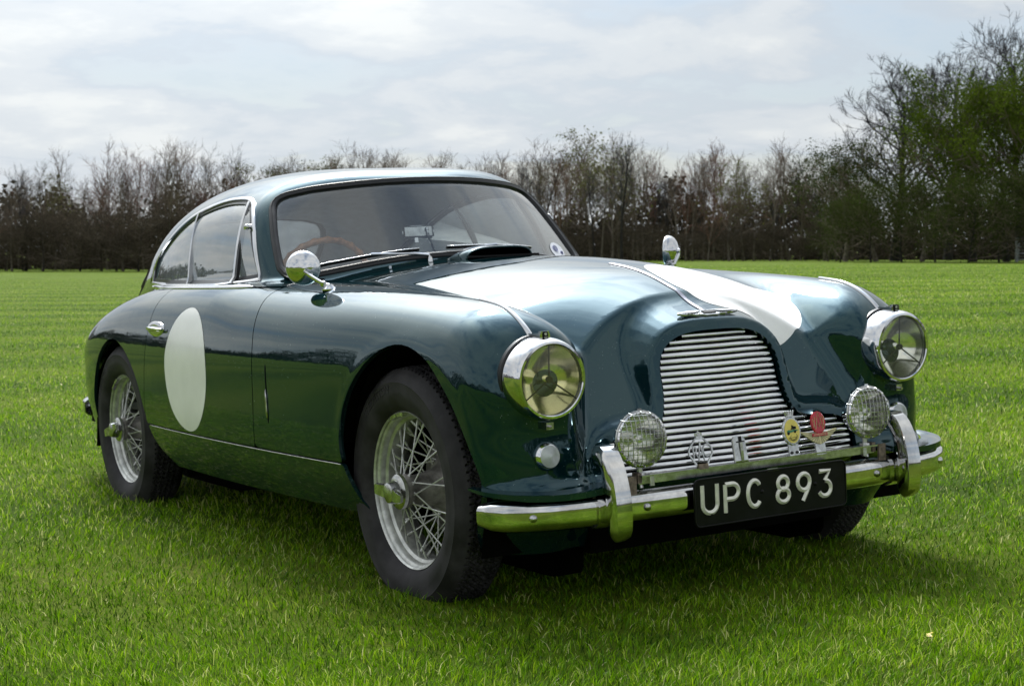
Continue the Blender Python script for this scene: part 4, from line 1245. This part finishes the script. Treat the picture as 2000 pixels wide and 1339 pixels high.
V, F = sweep(path, [(a, b) for a, b in c_section(.078, .026)], (0, 0, 1), cap=True, scale=sc)
fb = mesh_obj('front_bumper', V, F, BUMPER_CHROME, car, True, None, 40)
for y in (-.395, .395, -.675, .675):
    i = np.argmin(np.abs(path[:, 1]-y)); p_ = path[i]; tn = path[i+1]-path[i-1]; nr = np.array([tn[1], -tn[0], 0]); nr /= np.linalg.norm(nr)
    if nr[0] < 0: nr = -nr
    V, F = lathe([(0, .008), (.005, .0072), (.0095, .004), (.0105, -.003)], 'z', n=18)
    R = axes(nr, (0, 0, 1)); V = np.asarray(V) @ R.T+p_+nr*.0255+np.array([0, 0, -.002]); mesh_obj('bolt', V, F, DULL_CHROME, fb)
def overrider(s):
    pth = smooth_open([(.606, s*.484, .440), (.626, s*.487, .462), (.650, s*.490, .462), (.674, s*.491, .424), (.688, s*.491, .370), (.692, s*.490, .316), (.688, s*.489, .276), (.676, s*.488, .252)], 2)
    pth = resample(pth, .012); n = len(pth)
    T = frames(pth, False, (0, 1, 0))[1]
    prof = [(-.034, -.024), (-.012, -.033), (.004, -.031), (.017, -.0235), (.027, -.0125), (.032, .0), (.027, .0125), (.017, .0235), (.004, .031), (-.012, .033), (-.034, .024)]
    t = np.linspace(0, 1, n); sc = (1.06-.22*np.abs(t-.62))*np.sqrt(np.clip(t/.10, .03, 1))*np.sqrt(np.clip((1-t)/.10, .06, 1))
    V, F = sweep(pth, [(a*-1, b) for a, b in prof], (0, 1, 0), scale=sc*.90)
    o = mesh_obj('overrider', V, F, BUMPER_CHROME, car, True, None, 60)
    # collar where it straddles the bar
    V, F = sweep(smooth_open([(.700, s*.450, zb), (.712, s*.462, zb), (.722, s*.472, zb)], 1), c_section(.092, .016), (0, 0, 1)) if False else (None, None)
    pa = [path[i] for i in range(len(path)) if .445 < s*path[i][1] < .530]
    V, F = sweep(np.array(pa), solid_section(.090, .034), (0, 0, 1)); mesh_obj('collar', V, F, BUMPER_CHROME, o, True, None, 40)
    pe = min(pa, key=lambda p_: s*p_[1]); pf = max(pa, key=lambda p_: s*p_[1])
    for e_, q_ in ((pe, pf), (pf, pe)):
        d_ = (e_-q_)/np.linalg.norm(e_-q_); V, F = sweep(np.array([e_, e_+d_*.006]), solid_section(.086, .030), (0, 0, 1)); mesh_obj('collar_gasket', V, F, SEAL, o, True, None, 40)
for s in (-1, 1): overrider(s)
MB().box((.57, -.487, .33), (.14, .035, .02)).box((.57, .487, .33), (.14, .035, .02)).obj('bumper_iron', MATT_BLACK, car, False)
# painted splash lip where the wing turns in above the bumper
for s in (-1, 1):
    pts = smooth_open([(.440, s*.758, .394), (.515, s*.726, .386), (.560, s*.660, .378), (.588, s*.580, .376), (.600, s*.500, .384), (.600, s*.455, .392)], 2); pts = resample(pts, .015); n = len(pts)
    t = np.linspace(0, 1, n)
    V, F = sweep(pts, [(-.070, .004), (-.006, .006), (0, 0), (-.006, -.008), (-.070, -.012)], (0, 0, 1), scale=np.clip(.35+1.6*t, .35, 1.0)) if s > 0 else sweep(pts, [(.070, .004), (.006, .006), (0, 0), (.006, -.008), (.070, -.012)], (0, 0, 1), scale=np.clip(.35+1.6*t, .35, 1.0))
    mesh_obj('splash_lip', V, F, PAINT, car, True, None, 50)
# rear bumper end wrapping round the tail
pts = smooth_open([(-3.26, -.640, .375), (-3.38, -.620, .375), (-3.58, -.54, .375), (-3.68, -.40, .375), (-3.71, 0, .375), (-3.68, .40, .375), (-3.58, .54, .375), (-3.38, .620, .375), (-3.26, .640, .375)], 2)
V, F = sweep(resample(pts, .03), [(-a, b) for a, b in c_section(.08, .03)], (0, 0, 1)); rb = mesh_obj('rear_bumper', V, F, CHROME, car, True, None, 40)

# ---------------------------------------------------------------- number plate
pl = empty('number_plate', car); pl.location = (.692, 0, .319); pl.rotation_euler = (0, 0, 0)
def rrect(w, h, r_, n=5):
    P = []
    for cx, cy, a0 in ((w/2-r_, h/2-r_, 0), (-w/2+r_, h/2-r_, 90), (-w/2+r_, -h/2+r_, 180), (w/2-r_, -h/2+r_, 270)):
        for k in range(n+1):
            a = math.radians(a0+90*k/n); P.append((cx+r_*math.cos(a), cy+r_*math.sin(a)))
    return P
RF = np.column_stack([(0, 1., 0), (0, 0, 1.), (1., 0, 0)])      # u = +y (right in the picture), v = z, towards the front = x
V, F = plate(rrect(.512, .122, .014), .006, RF, (0, 0, 0)); mesh_obj('backing', V, F, BLACK, pl, False)
rim_ = resample(np.array([(0.006, a, b) for a, b in rrect(.512, .122, .014)]), .01, True)
V, F = tube(rim_, .0026, 6, closed=True); mesh_obj('rim', V, F, BLACK, pl)
def arc(cx, cy, rx, ry, a0, a1, n=14): return [(cx+rx*math.cos(math.radians(a)), cy+ry*math.sin(math.radians(a))) for a in np.linspace(a0, a1, n)]
h2 = .0395-.0058
GLYPH = {
 'U': [[(-.0225, h2+.0058)]+[(-.0225, -.012)]+arc(0, -.0112, .0225, h2-.0112, 180, 360)+[(.0225, h2+.0058)]],
 'P': [[(-.0205, -h2-.0058), (-.0205, h2)], [(-.0205, h2), (.002, h2)]+arc(.002, h2-.0195, .0195, .0195, 90, -90)+[(-.0205, h2-.039)]],
 'C': [arc(0, .0, .0215, h2, 42, 318, 26)],
 '8': [arc(0, .0165, .0175, h2-.0165, 0, 360, 26), arc(0, -.0160, .0205, h2-.0160, 0, 360, 26)],
 '9': [arc(-.0005, .0120, .0205, h2-.0120, 0, 360, 26), [(.0198, .0085), (.0150, -.0060), (-.0050, -h2-.0052)]],
 '3': [[(-.0185, h2), (.0185, h2), (.0010, .0075)], [(.0010, .0075), (.006, .0085)]+arc(.0005, -.0128, .0215, h2-.0128, 75, -155, 20)],
}
for ch, (ya, yb) in zip('UPC893', ((-.239, -.177), (-.167, -.106), (-.091, -.031), (.007, .065), (.078, .138), (.151, .209))):
    m_ = MB(); k_ = (yb-ya)/.0575
    for st in GLYPH[ch]:
        closed = np.hypot(st[0][0]-st[-1][0], st[0][1]-st[-1][1]) < 1e-6 and len(st) > 5
        pts = np.array([(0, a*k_*.98, b) for a, b in (st[:-1] if closed else st)])
        if not closed and len(pts) > 2: pts = pts
        V, F = sweep(pts, [(-.0062, 0), (-.0062, .0015), (0, .0060), (.0062, .0015), (.0062, 0)], (1, 0, 0), closed=closed); m_.add(V, F)
    o = m_.obj('digit' if ch.isdigit() else 'letter', LETTER, pl, False); o.location = (.0062, (ya+yb)/2, .006)
for yy, zz in ((-.205, -.030), (-.035, .008), (.148, .008)):
    V, F = lathe([(0, .004), (.004, .0035), (.006, 0)], 'x', c=(.006, yy, zz), n=12); mesh_obj('screw', V, F, BLACK, pl)
MB().box((.004, .005, .0615), (.006, .034, .006)).obj('clip', DULL_CHROME, pl, False)

# ---------------------------------------------------------------- badge bar and club badges
bb = MB().box((.652, 0, .394), (.012, .80, .024)).box((.664, 0, .404), (.020, .80, .004)); bb = bb.obj('badge_bar', DULL_CHROME, car, False)
for s in (-1, 1):
    MB().box((.662, s*.425, .380), (.006, .026, .050)).box((.646, s*.425, .352), (.040, .036, .005)).box((.648, s*.398, .398), (.026, .012, .026)).obj('end_bracket', RUSTY, bb, False)
bx = .668
def at_bar(z=0.0, y=0.0, dx=0.0): return (bx+dx, y, z)
# diamond badge with three linked letters and a crown
r1 = empty('club_badge', car); r1.location = (bx, -.204, .4075)
frame = np.array([(-.016, .004), (-.020, .010), (-.0375, .034), (-.0365, .048), (-.013, .074), (.013, .074), (.0365, .048), (.0375, .034), (.020, .010), (.016, .004)])
V, F = sweep(resample(np.array([(0, a, b) for a, b in frame]), .004, True), [(-.0022, -.002), (-.0022, .002), (.0022, .002), (.0022, -.002)], (1, 0, 0), closed=True); mesh_obj('frame', V, F, DULL_CHROME, r1, False)
lt = MB()
LV, LF = text_mesh('R', .042, .0015); lt.add(np.column_stack([LV[:, 2], LV[:, 0]*.8-.017, LV[:, 1]*1.15+.037]), LF)
LV, LF = text_mesh('A', .042, .0015); lt.add(np.column_stack([LV[:, 2]+.001, LV[:, 0]*.75, LV[:, 1]*1.75+.038]), LF)
LV, LF = text_mesh('C', .042, .0015); lt.add(np.column_stack([LV[:, 2], LV[:, 0]*.8+.017, LV[:, 1]*1.15+.040]), LF)
lt.obj('letters', DULL_CHROME, r1, False)
cw = MB().box((0, 0, .0775), (.006, .020, .005))
for a in (-.009, -.0045, 0, .0045, .009): cw.tube([(0, a*.9, .080), (0, a*1.25, .0875+(.004 if abs(a) < .001 else 0))], .0018, 6)
cw.add(*tube([(0, .011*math.cos(a), .0815+.008*math.sin(a)) for a in np.linspace(0, math.pi, 12)], .0015, 6)); cw.add(*tube([(0, 0, .088), (0, 0, .096)], .0016, 6))
cw.obj('crown', DULL_CHROME, r1)
MB().box((0, 0, .001), (.012, .030, .014)).obj('foot', RUSTY, r1, False)
# plain chrome shield
r2 = empty('badge_holder', car); r2.location = (bx, -.079, .406)
V, F = plate([(-.021, 0), (.024, 0), (.021, .060), (.015, .0685), (.0, .071), (-.015, .0685), (-.021, .060)], .007, RF, (0, 0, 0), .002); mesh_obj('shield', V, F, DULL_CHROME, r2, False)
V, F = sweep([(.007, .003, 0.002), (.010, .003, .030), (.010, .003, .052)], [(-.004, 0), (0, .006), (.004, 0)], (1, 0, 0)); mesh_obj('rib', V, F, DULL_CHROME, r2, False)
MB().box((.009, .003, .054), (.006, .020, .0032)).box((.009, .003, .061), (.006, .004, .014)).obj('slot', BLACK, r2, False)
# yellow oval badge with a green racing car
r3 = empty('club_badge', car); r3.location = (bx, .105, .405)
disc = lambda a, b, cx=0, cy=0, n=40: [(cx+a*math.cos(t), cy+b*math.sin(t)) for t in np.linspace(0, 2*np.pi, n, endpoint=False)]
sc_ = [(1+.035*math.cos(18*t)) for t in np.linspace(0, 2*np.pi, 108, endpoint=False)]
scallop = [(.0315*k*math.cos(t), .066+.0385*k*math.sin(t)) for k, t in zip(sc_, np.linspace(0, 2*np.pi, 108, endpoint=False))]
V, F = plate(scallop, .005, RF, (0, 0, 0)); mesh_obj('rim', V, F, DULL_CHROME, r3, False)
V, F = plate(disc(.0255, .0325, 0, .0655), .002, RF, (.0045, 0, 0), .0005); en = mesh_obj('enamel', V, F, YELLOW_ENAMEL, r3, False)
px_ = .0068
V, F = plate([(-.018, .060), (-.019, .067), (-.014, .0695), (-.006, .0685), (.004, .0695), (.012, .069), (.0225, .0675), (.012, .0645), (.004, .0635), (-.010, .0615)], .001, RF, (px_, 0, 0), .0003); rc = mesh_obj('racing_car', V, F, GREEN_ENAMEL, r3, False)
w_ = MB(); 
for cy, cz, rr in ((-.0145, .0605, .0045), (.0085, .0640, .0042)): w_.lathe([(0, .0015), (rr*.8, .0015), (rr, .0)], 'x', c=(px_, cy, cz), n=16)
V, F = plate([(-.007, .0705), (-.002, .0735), (-.001, .082), (.006, .078), (.013, .0775), (.014, .0715), (.006, .0700)], .001, RF, (px_, 0, 0), .0003); w_.add(V, F)
for (a, b), (c, d) in (((-.010, .0475), (.016, .0500)), ((-.010, .0475), (-.006, .0545)), ((.016, .0500), (.012, .0565))): w_.tube([(px_, a, b), (px_, c, d)], .0006, 4)
LV, LF = text_mesh('COVENTRY', .0085, .0004)
if len(LV):
    an = LV[:, 0]/.0275; rr = .0285-LV[:, 1]-.0035
    w_.add(np.column_stack([px_+LV[:, 2], rr*np.sin(an)*.80, .0655-rr*np.cos(an)]), LF)
w_.obj('lettering', BLACK, r3, False)
cw = MB().box((.002, 0, .1065), (.006, .024, .004))
for k, a in enumerate((-.013, -.0065, 0, .0065, .013)): cw.tube([(.002, a*.8, .108), (.002, a*1.15, .1185)], .0026, 6).lathe([(0, -.003), (.003, 0), (0, .003)], 'z', c=(.002, a*1.2, .1195), n=8)
cw.obj('crown', DULL_CHROME, r3)
MB().box((0, 0, .016), (.005, .034, .036)).obj('foot', DULL_CHROME, r3, False)
for yy in (-.009, .009): V, F = lathe([(0, .004), (.0035, .003), (.0045, 0)], 'x', c=(.003, yy, .008), n=10); mesh_obj('bolt', V, F, DARK_TRIM, r3)
# red disc on outspread wings
r4 = empty('club_badge', car); r4.location = (bx, .199, .408)
wg = [(0, .018), (.012, .021), (.030, .030), (.040, .037), (.066, .055), (.062, .057), (.030, .052), (.012, .050), (0, .0495)]
V, F = plate(wg+[(-a, b) for a, b in wg[1:-1][::-1]], .004, RF, (0, 0, 0), .001); mesh_obj('wings', V, F, GOLD, r4, False)
fe = MB()
for s in (-1, 1):
    for k in range(8):
        a0 = math.radians(-78+k*13); c0 = (0.002*s, .047); fe.tube([(.0043, c0[0]+s*.008*math.cos(a0), c0[1]+.008*math.sin(a0)*.8), (.0043, s*(.024+.004*k)*math.cos(a0)*1.25, c0[1]+(.028)*math.sin(a0))], .0006, 4)
fe.obj('feather', DARK_TRIM, r4, False)
V, F = plate(disc(.0245, .0300, 0, .0775), .006, RF, (.001, 0, 0), .0008); mesh_obj('red_disc', V, F, RED_ENAMEL, r4, False)
V, F = plate([(-.0265, .0405), (.0265, .0405), (.0265, .0485), (.008, .0490), (.006, .052), (-.006, .052), (-.008, .0490), (-.0265, .0485)], .006, RF, (.001, 0, 0), .0006); mesh_obj('red_bar', V, F, RED_ENAMEL, r4, False)
mono = MB()
for st in ([(-.020, .0880), (-.013, .0600), (0, .1040), (.013, .0600), (.020, .0930)], [(-.0185, .066), (-.012, .0940), (.0, .0660), (.0125, .0940), (.0185, .0660)]):
    mono.add(*tube([(.0075, a, b) for a, b in st], .0009, 5))
LV, LF = text_mesh('ASTON MARTIN', .0062, .0003)
if len(LV): mono.add(np.column_stack([.0072+LV[:, 2], LV[:, 0]*.98, .0447+LV[:, 1]]), LF)
mono.obj('monogram', GOLD, r4, False)
MB().box((-.001, 0, .006), (.005, .034, .030)).obj('foot', DULL_CHROME, r4, False)

for r_ in (r1, r2, r3, r4): r_.rotation_euler = (0, -.17, 0)
# ---------------------------------------------------------------- scuttle, mirrors, wipers
sc0 = MB(); n = 22; V = []; F = []
for i, (x, wv, hv, zz) in enumerate([(-.650, .125, .040, .968), (-.665, .128, .044, .969), (-.74, .135, .038, .967), (-.82, .12, .020, .965), (-.87, .09, .004, .962)]):
    for k in range(n):
        a = math.pi*k/(n-1); c_, s_ = math.cos(a), math.sin(a)
        V.append((x-.02*abs(c_)**3, wv*np.sign(c_)*abs(c_)**.6*1.0, zz-.012+hv*1.2*abs(s_)**.6))
for i in range(4):
    for k in range(n-1): F.append((i*n+k, i*n+k+1, (i+1)*n+k+1, (i+1)*n+k))
sc1 = mesh_obj('air_scoop', V, F, PAINT, car, True, None, 60)
V2 = [(x-.004, y*.94, .957+(z-.957)*.88) for x, y, z in V[:n]]+[(x-.10, y*.9, .957+(z-.957)*.7) for x, y, z in V[:n]]
mesh_obj('mouth', V2, [(k, k+1, n+k+1, n+k) for k in range(n-1)]+[tuple(range(n, 2*n))], MATT_BLACK, sc1, False)
V, F = sweep([np.array(v)+np.array([.002, 0, 0]) for v in V[:n]], [(-.003, -.003), (-.003, .003), (.003, .003), (.003, -.003)], (1, 0, 0)); mesh_obj('scoop_rim', V, F, PAINT, sc1)
MB().box((-.64, 0, .975), (.012, .27, .006)).obj('scoop_bar', BLACK, sc1, False)
def wing_mirror(s, base, head, face):
    root = empty('wing_mirror', car)
    P, Nn = onto(from_top(np.array([base[0]]), np.array([base[1]])), 3); b0 = P[0]; h0 = np.array(head)
    MB().lathe([(0, .016), (.010, .015), (.013, .010), (.020, .004), (.024, 0), (.024, -.004)], 'z', c=(b0[0], b0[1], b0[2]), n=24).obj('base', CHROME, root)
    f_ = np.array(face, float); f_ /= np.linalg.norm(f_); kn = h0+f_*.030+np.array([0, 0, -.004])
    pts = smooth_open([b0+[0, 0, .010], b0+(kn-b0)*.22, kn-np.array([0, 0, .010]), kn], 1)
    MB().tube(pts, np.linspace(.0068, .0052, len(pts)), 10).lathe([(0, .011), (.010, .008), (.011, 0), (.008, -.008), (0, -.010)], 'z', c=tuple(b0+(kn-b0)*.25), n=16).obj('arm', CHROME, root)
    R = axes(f_, (0, 0, 1)); R = np.column_stack([R[:, 2], R[:, 0], R[:, 1]])
    V, F = lathe([(0, .028), (.018, .0265), (.034, .021), (.046, .012), (.053, .002), (.055, -.008), (.0545, -.012), (.051, -.013), (.050, -.010)], 'x', n=48); mesh_obj('bowl', np.asarray(V) @ R.T+h0, F, CHROME, root)
    V, F = lathe([(.0505, -.010), (0, -.010)], 'x', n=32); mesh_obj('mirror_glass', np.asarray(V) @ R.T+h0, F, BOWL, root)
    mb = MB().add(*[(np.asarray(v) @ R.T+h0+f_*.024, q) for v, q in [lathe([(0, .012), (.009, .010), (.0105, 0), (.009, -.006)], 'x', n=16)]][0]); mb.obj('knuckle', CHROME, root)
wing_mirror(-1, (-.600, -.655), (-.686, -.700, .965), (.95, -.30, -.02))
wing_mirror(1, (-.600, .655), (-.625, .672, .962), (.80, .58, -.04))
# wipers parked along the foot of the screen
for y0, y1, yp in ((-.52, -.16, -.135), (-.06, .30, .0)):
    y = np.linspace(y0, y1, 12); z = np.interp(np.abs(y), [0, .1, .214, .327, .45, .535], [1.002, 1.001, .996, .984, .966, .950]); P = cab_front(y, z); P, Nn = onto(P, 3, field_cabin)
    wp = empty('wiper', car)
    V, F = sweep(P+Nn*.014, [(-.003, -.006), (-.003, .004), (.003, .004), (.003, -.006)], Nn); mesh_obj('blade', V, F, SEAL, wp, False)
    V, F = tube(P+Nn*.020, .0022, 6); mesh_obj('blade_holder', V, F, CHROME, wp)
    mid_ = P[6]+Nn[6]*.023; yb = np.array([yp]); pb = from_top(np.array([-.905]), yb)[0]
    MB().tube(smooth_open([pb+[0, 0, .006], pb+[-.01, 0, .025], mid_], 1), [.0055, .005, .0045, .004, .0035][:len(smooth_open([pb, pb, mid_], 1))] if False else .0045, 8).lathe([(0, .015), (.006, .014), (.009, .006), (.010, -.004)], 'z', c=tuple(pb), n=16).obj('arm', CHROME, wp)
for yy in (-.30, -.02):
    pb = from_top(np.array([-.885]), np.array([yy]))[0]; MB().box(pb+[0, 0, .008], (.009, .009, .010)).obj('washer_jet', CHROME, car, False)
# tax disc and club sticker on the screen, far side
q = np.array(disc(.040, .030, .482, .985, 28)); P = cab_front(q[:, 0], q[:, 1]); P, Nn = onto(P, 3, field_cabin)
c_ = P.mean(0); V = np.vstack([P-Nn*.0040, [c_-Nn.mean(0)*.0040]]); st = mesh_obj('screen_sticker', V, [(k, (k+1) % 28, 28) for k in range(28)], STICKER, car)
m_ = MB()
for (cy, cz, a, b) in ((.474, .992, .014, .011), (.503, .976, .008, .005)):
    q = np.array(disc(a, b, cy, cz, 18)); P = cab_front(q[:, 0], q[:, 1]); P, Nn = onto(P, 3, field_cabin); m_.add(*tube(P-Nn*.003, .0014, 4, closed=True))
    m_.add(*tube(np.array([P[2], P[9], P[16], P[6], P[13]])-Nn[[2, 9, 16, 6, 13]]*.003, .0010, 4))
m_.obj('print', STICKER_INK, st)

# ---------------------------------------------------------------- cabin
db = MB(); V = []; F = []
for i, (x, z) in enumerate([(-1.00, .925), (-1.10, .945), (-1.19, .945), (-1.225, .925), (-1.235, .84), (-1.20, .72)]):
    for y in np.linspace(-.60, .60, 9): V.append((x, y, z))
for i in range(5):
    for k in range(8): F.append((i*9+k, i*9+k+1, (i+1)*9+k+1, (i+1)*9+k))
mesh_obj('dashboard', V, F, DARK_TRIM, car)
MB().box((-2.0, 0, .42), (1.9, 1.30, .03)).box((-2.65, 0, .66), (.7, 1.0, .04)).box((-1.0, 0, .62), (.03, 1.3, .5)).obj('cabin_floor', DARK_TRIM, car, False)
for s in (-1, 1):
    MB().box((-1.60, s*.640, .66), (.90, .03, .44)).obj('door_card', LEATHER, car, False)
def seat(y, x=-1.93):
    root = empty('seat', car); root.location = (x, y, 0)
    def cushion(name, c, sz, rx):
        me_o = MB().box((0, 0, 0), sz).obj(name, LEATHER, root, True, 60)
        bm = bmesh.new(); bm.from_mesh(me_o.data); bmesh.ops.bevel(bm, geom=list(bm.edges), offset=.045, segments=4, affect='EDGES'); bm.to_mesh(me_o.data); bm.free()
        me_o.data.polygons.foreach_set('use_smooth', [True]*len(me_o.data.polygons)); me_o.location = c; me_o.rotation_euler = (0, rx, 0)
    cushion('seat_cushion', (.12, 0, .56), (.50, .50, .16), math.radians(-8)); cushion('backrest', (-.14, 0, .68), (.13, .50, .36), math.radians(-16))
for y in (-.35, .35): seat(y)
MB().box((-2.62, 0, .72), (.16, 1.04, .30)).obj('rear_seat', LEATHER, car, False)
sw_ = empty('steering_wheel', car); sw_.location = (-1.375, -.335, .885); sw_.rotation_euler = (0, math.radians(-66), 0)
a = np.linspace(0, 2*np.pi, 72, endpoint=False); R_ = .188+.0012*np.cos(24*a)
V, F = tube(np.stack([R_*np.cos(a), R_*np.sin(a), 0*a], 1), .0125+.0022*np.cos(24*a), 10, closed=True); mesh_obj('rim', V, F, WOOD, sw_)
rv = MB()
for k in range(24):
    t = k*2*np.pi/24; rv.lathe([(0, .0155), (.003, .0148), (.0042, .0125)], 'z', c=(.188*math.cos(t), .188*math.sin(t), 0), n=8)
rv.obj('rivets', CHROME, sw_)
sp = MB()
for t in (90, 210, 330):
    t = math.radians(t); sp.add(*sweep([(.03*math.cos(t), .03*math.sin(t), -.02), (.18*math.cos(t), .18*math.sin(t), 0)], [(-.012, -.0015), (.012, -.0015), (.012, .0015), (-.012, .0015)], (0, 0, 1)))
sp.lathe([(0, -.01), (.03, -.012), (.04, -.025)], 'z', n=24).tube([(0, 0, -.02), (0, 0, -.35)], .018, 10); sp.obj('boss', DULL_CHROME, sw_)
im = empty('interior_mirror', car); im.location = (-1.20, -.022, 1.071); im.rotation_euler = (0, math.radians(-16), math.radians(-16))
m_ = MB().box((0, 0, 0), (.020, .115, .050)).obj('housing', DULL_CHROME, im, True, 60)
bm = bmesh.new(); bm.from_mesh(m_.data); bmesh.ops.bevel(bm, geom=list(bm.edges), offset=.008, segments=3, affect='EDGES'); bm.to_mesh(m_.data); bm.free()
MB().tube([(.014, .030, .010), (.020, .034, -.03), (.10, .040, -.135)], .0045, 8).lathe([(0, .008), (.007, .004), (.008, -.004), (0, -.008)], 'z', c=(.014, .030, .006), n=14).box((.004, -.01, -.032), (.012, .012, .018)).obj('stalk', CHROME, im)
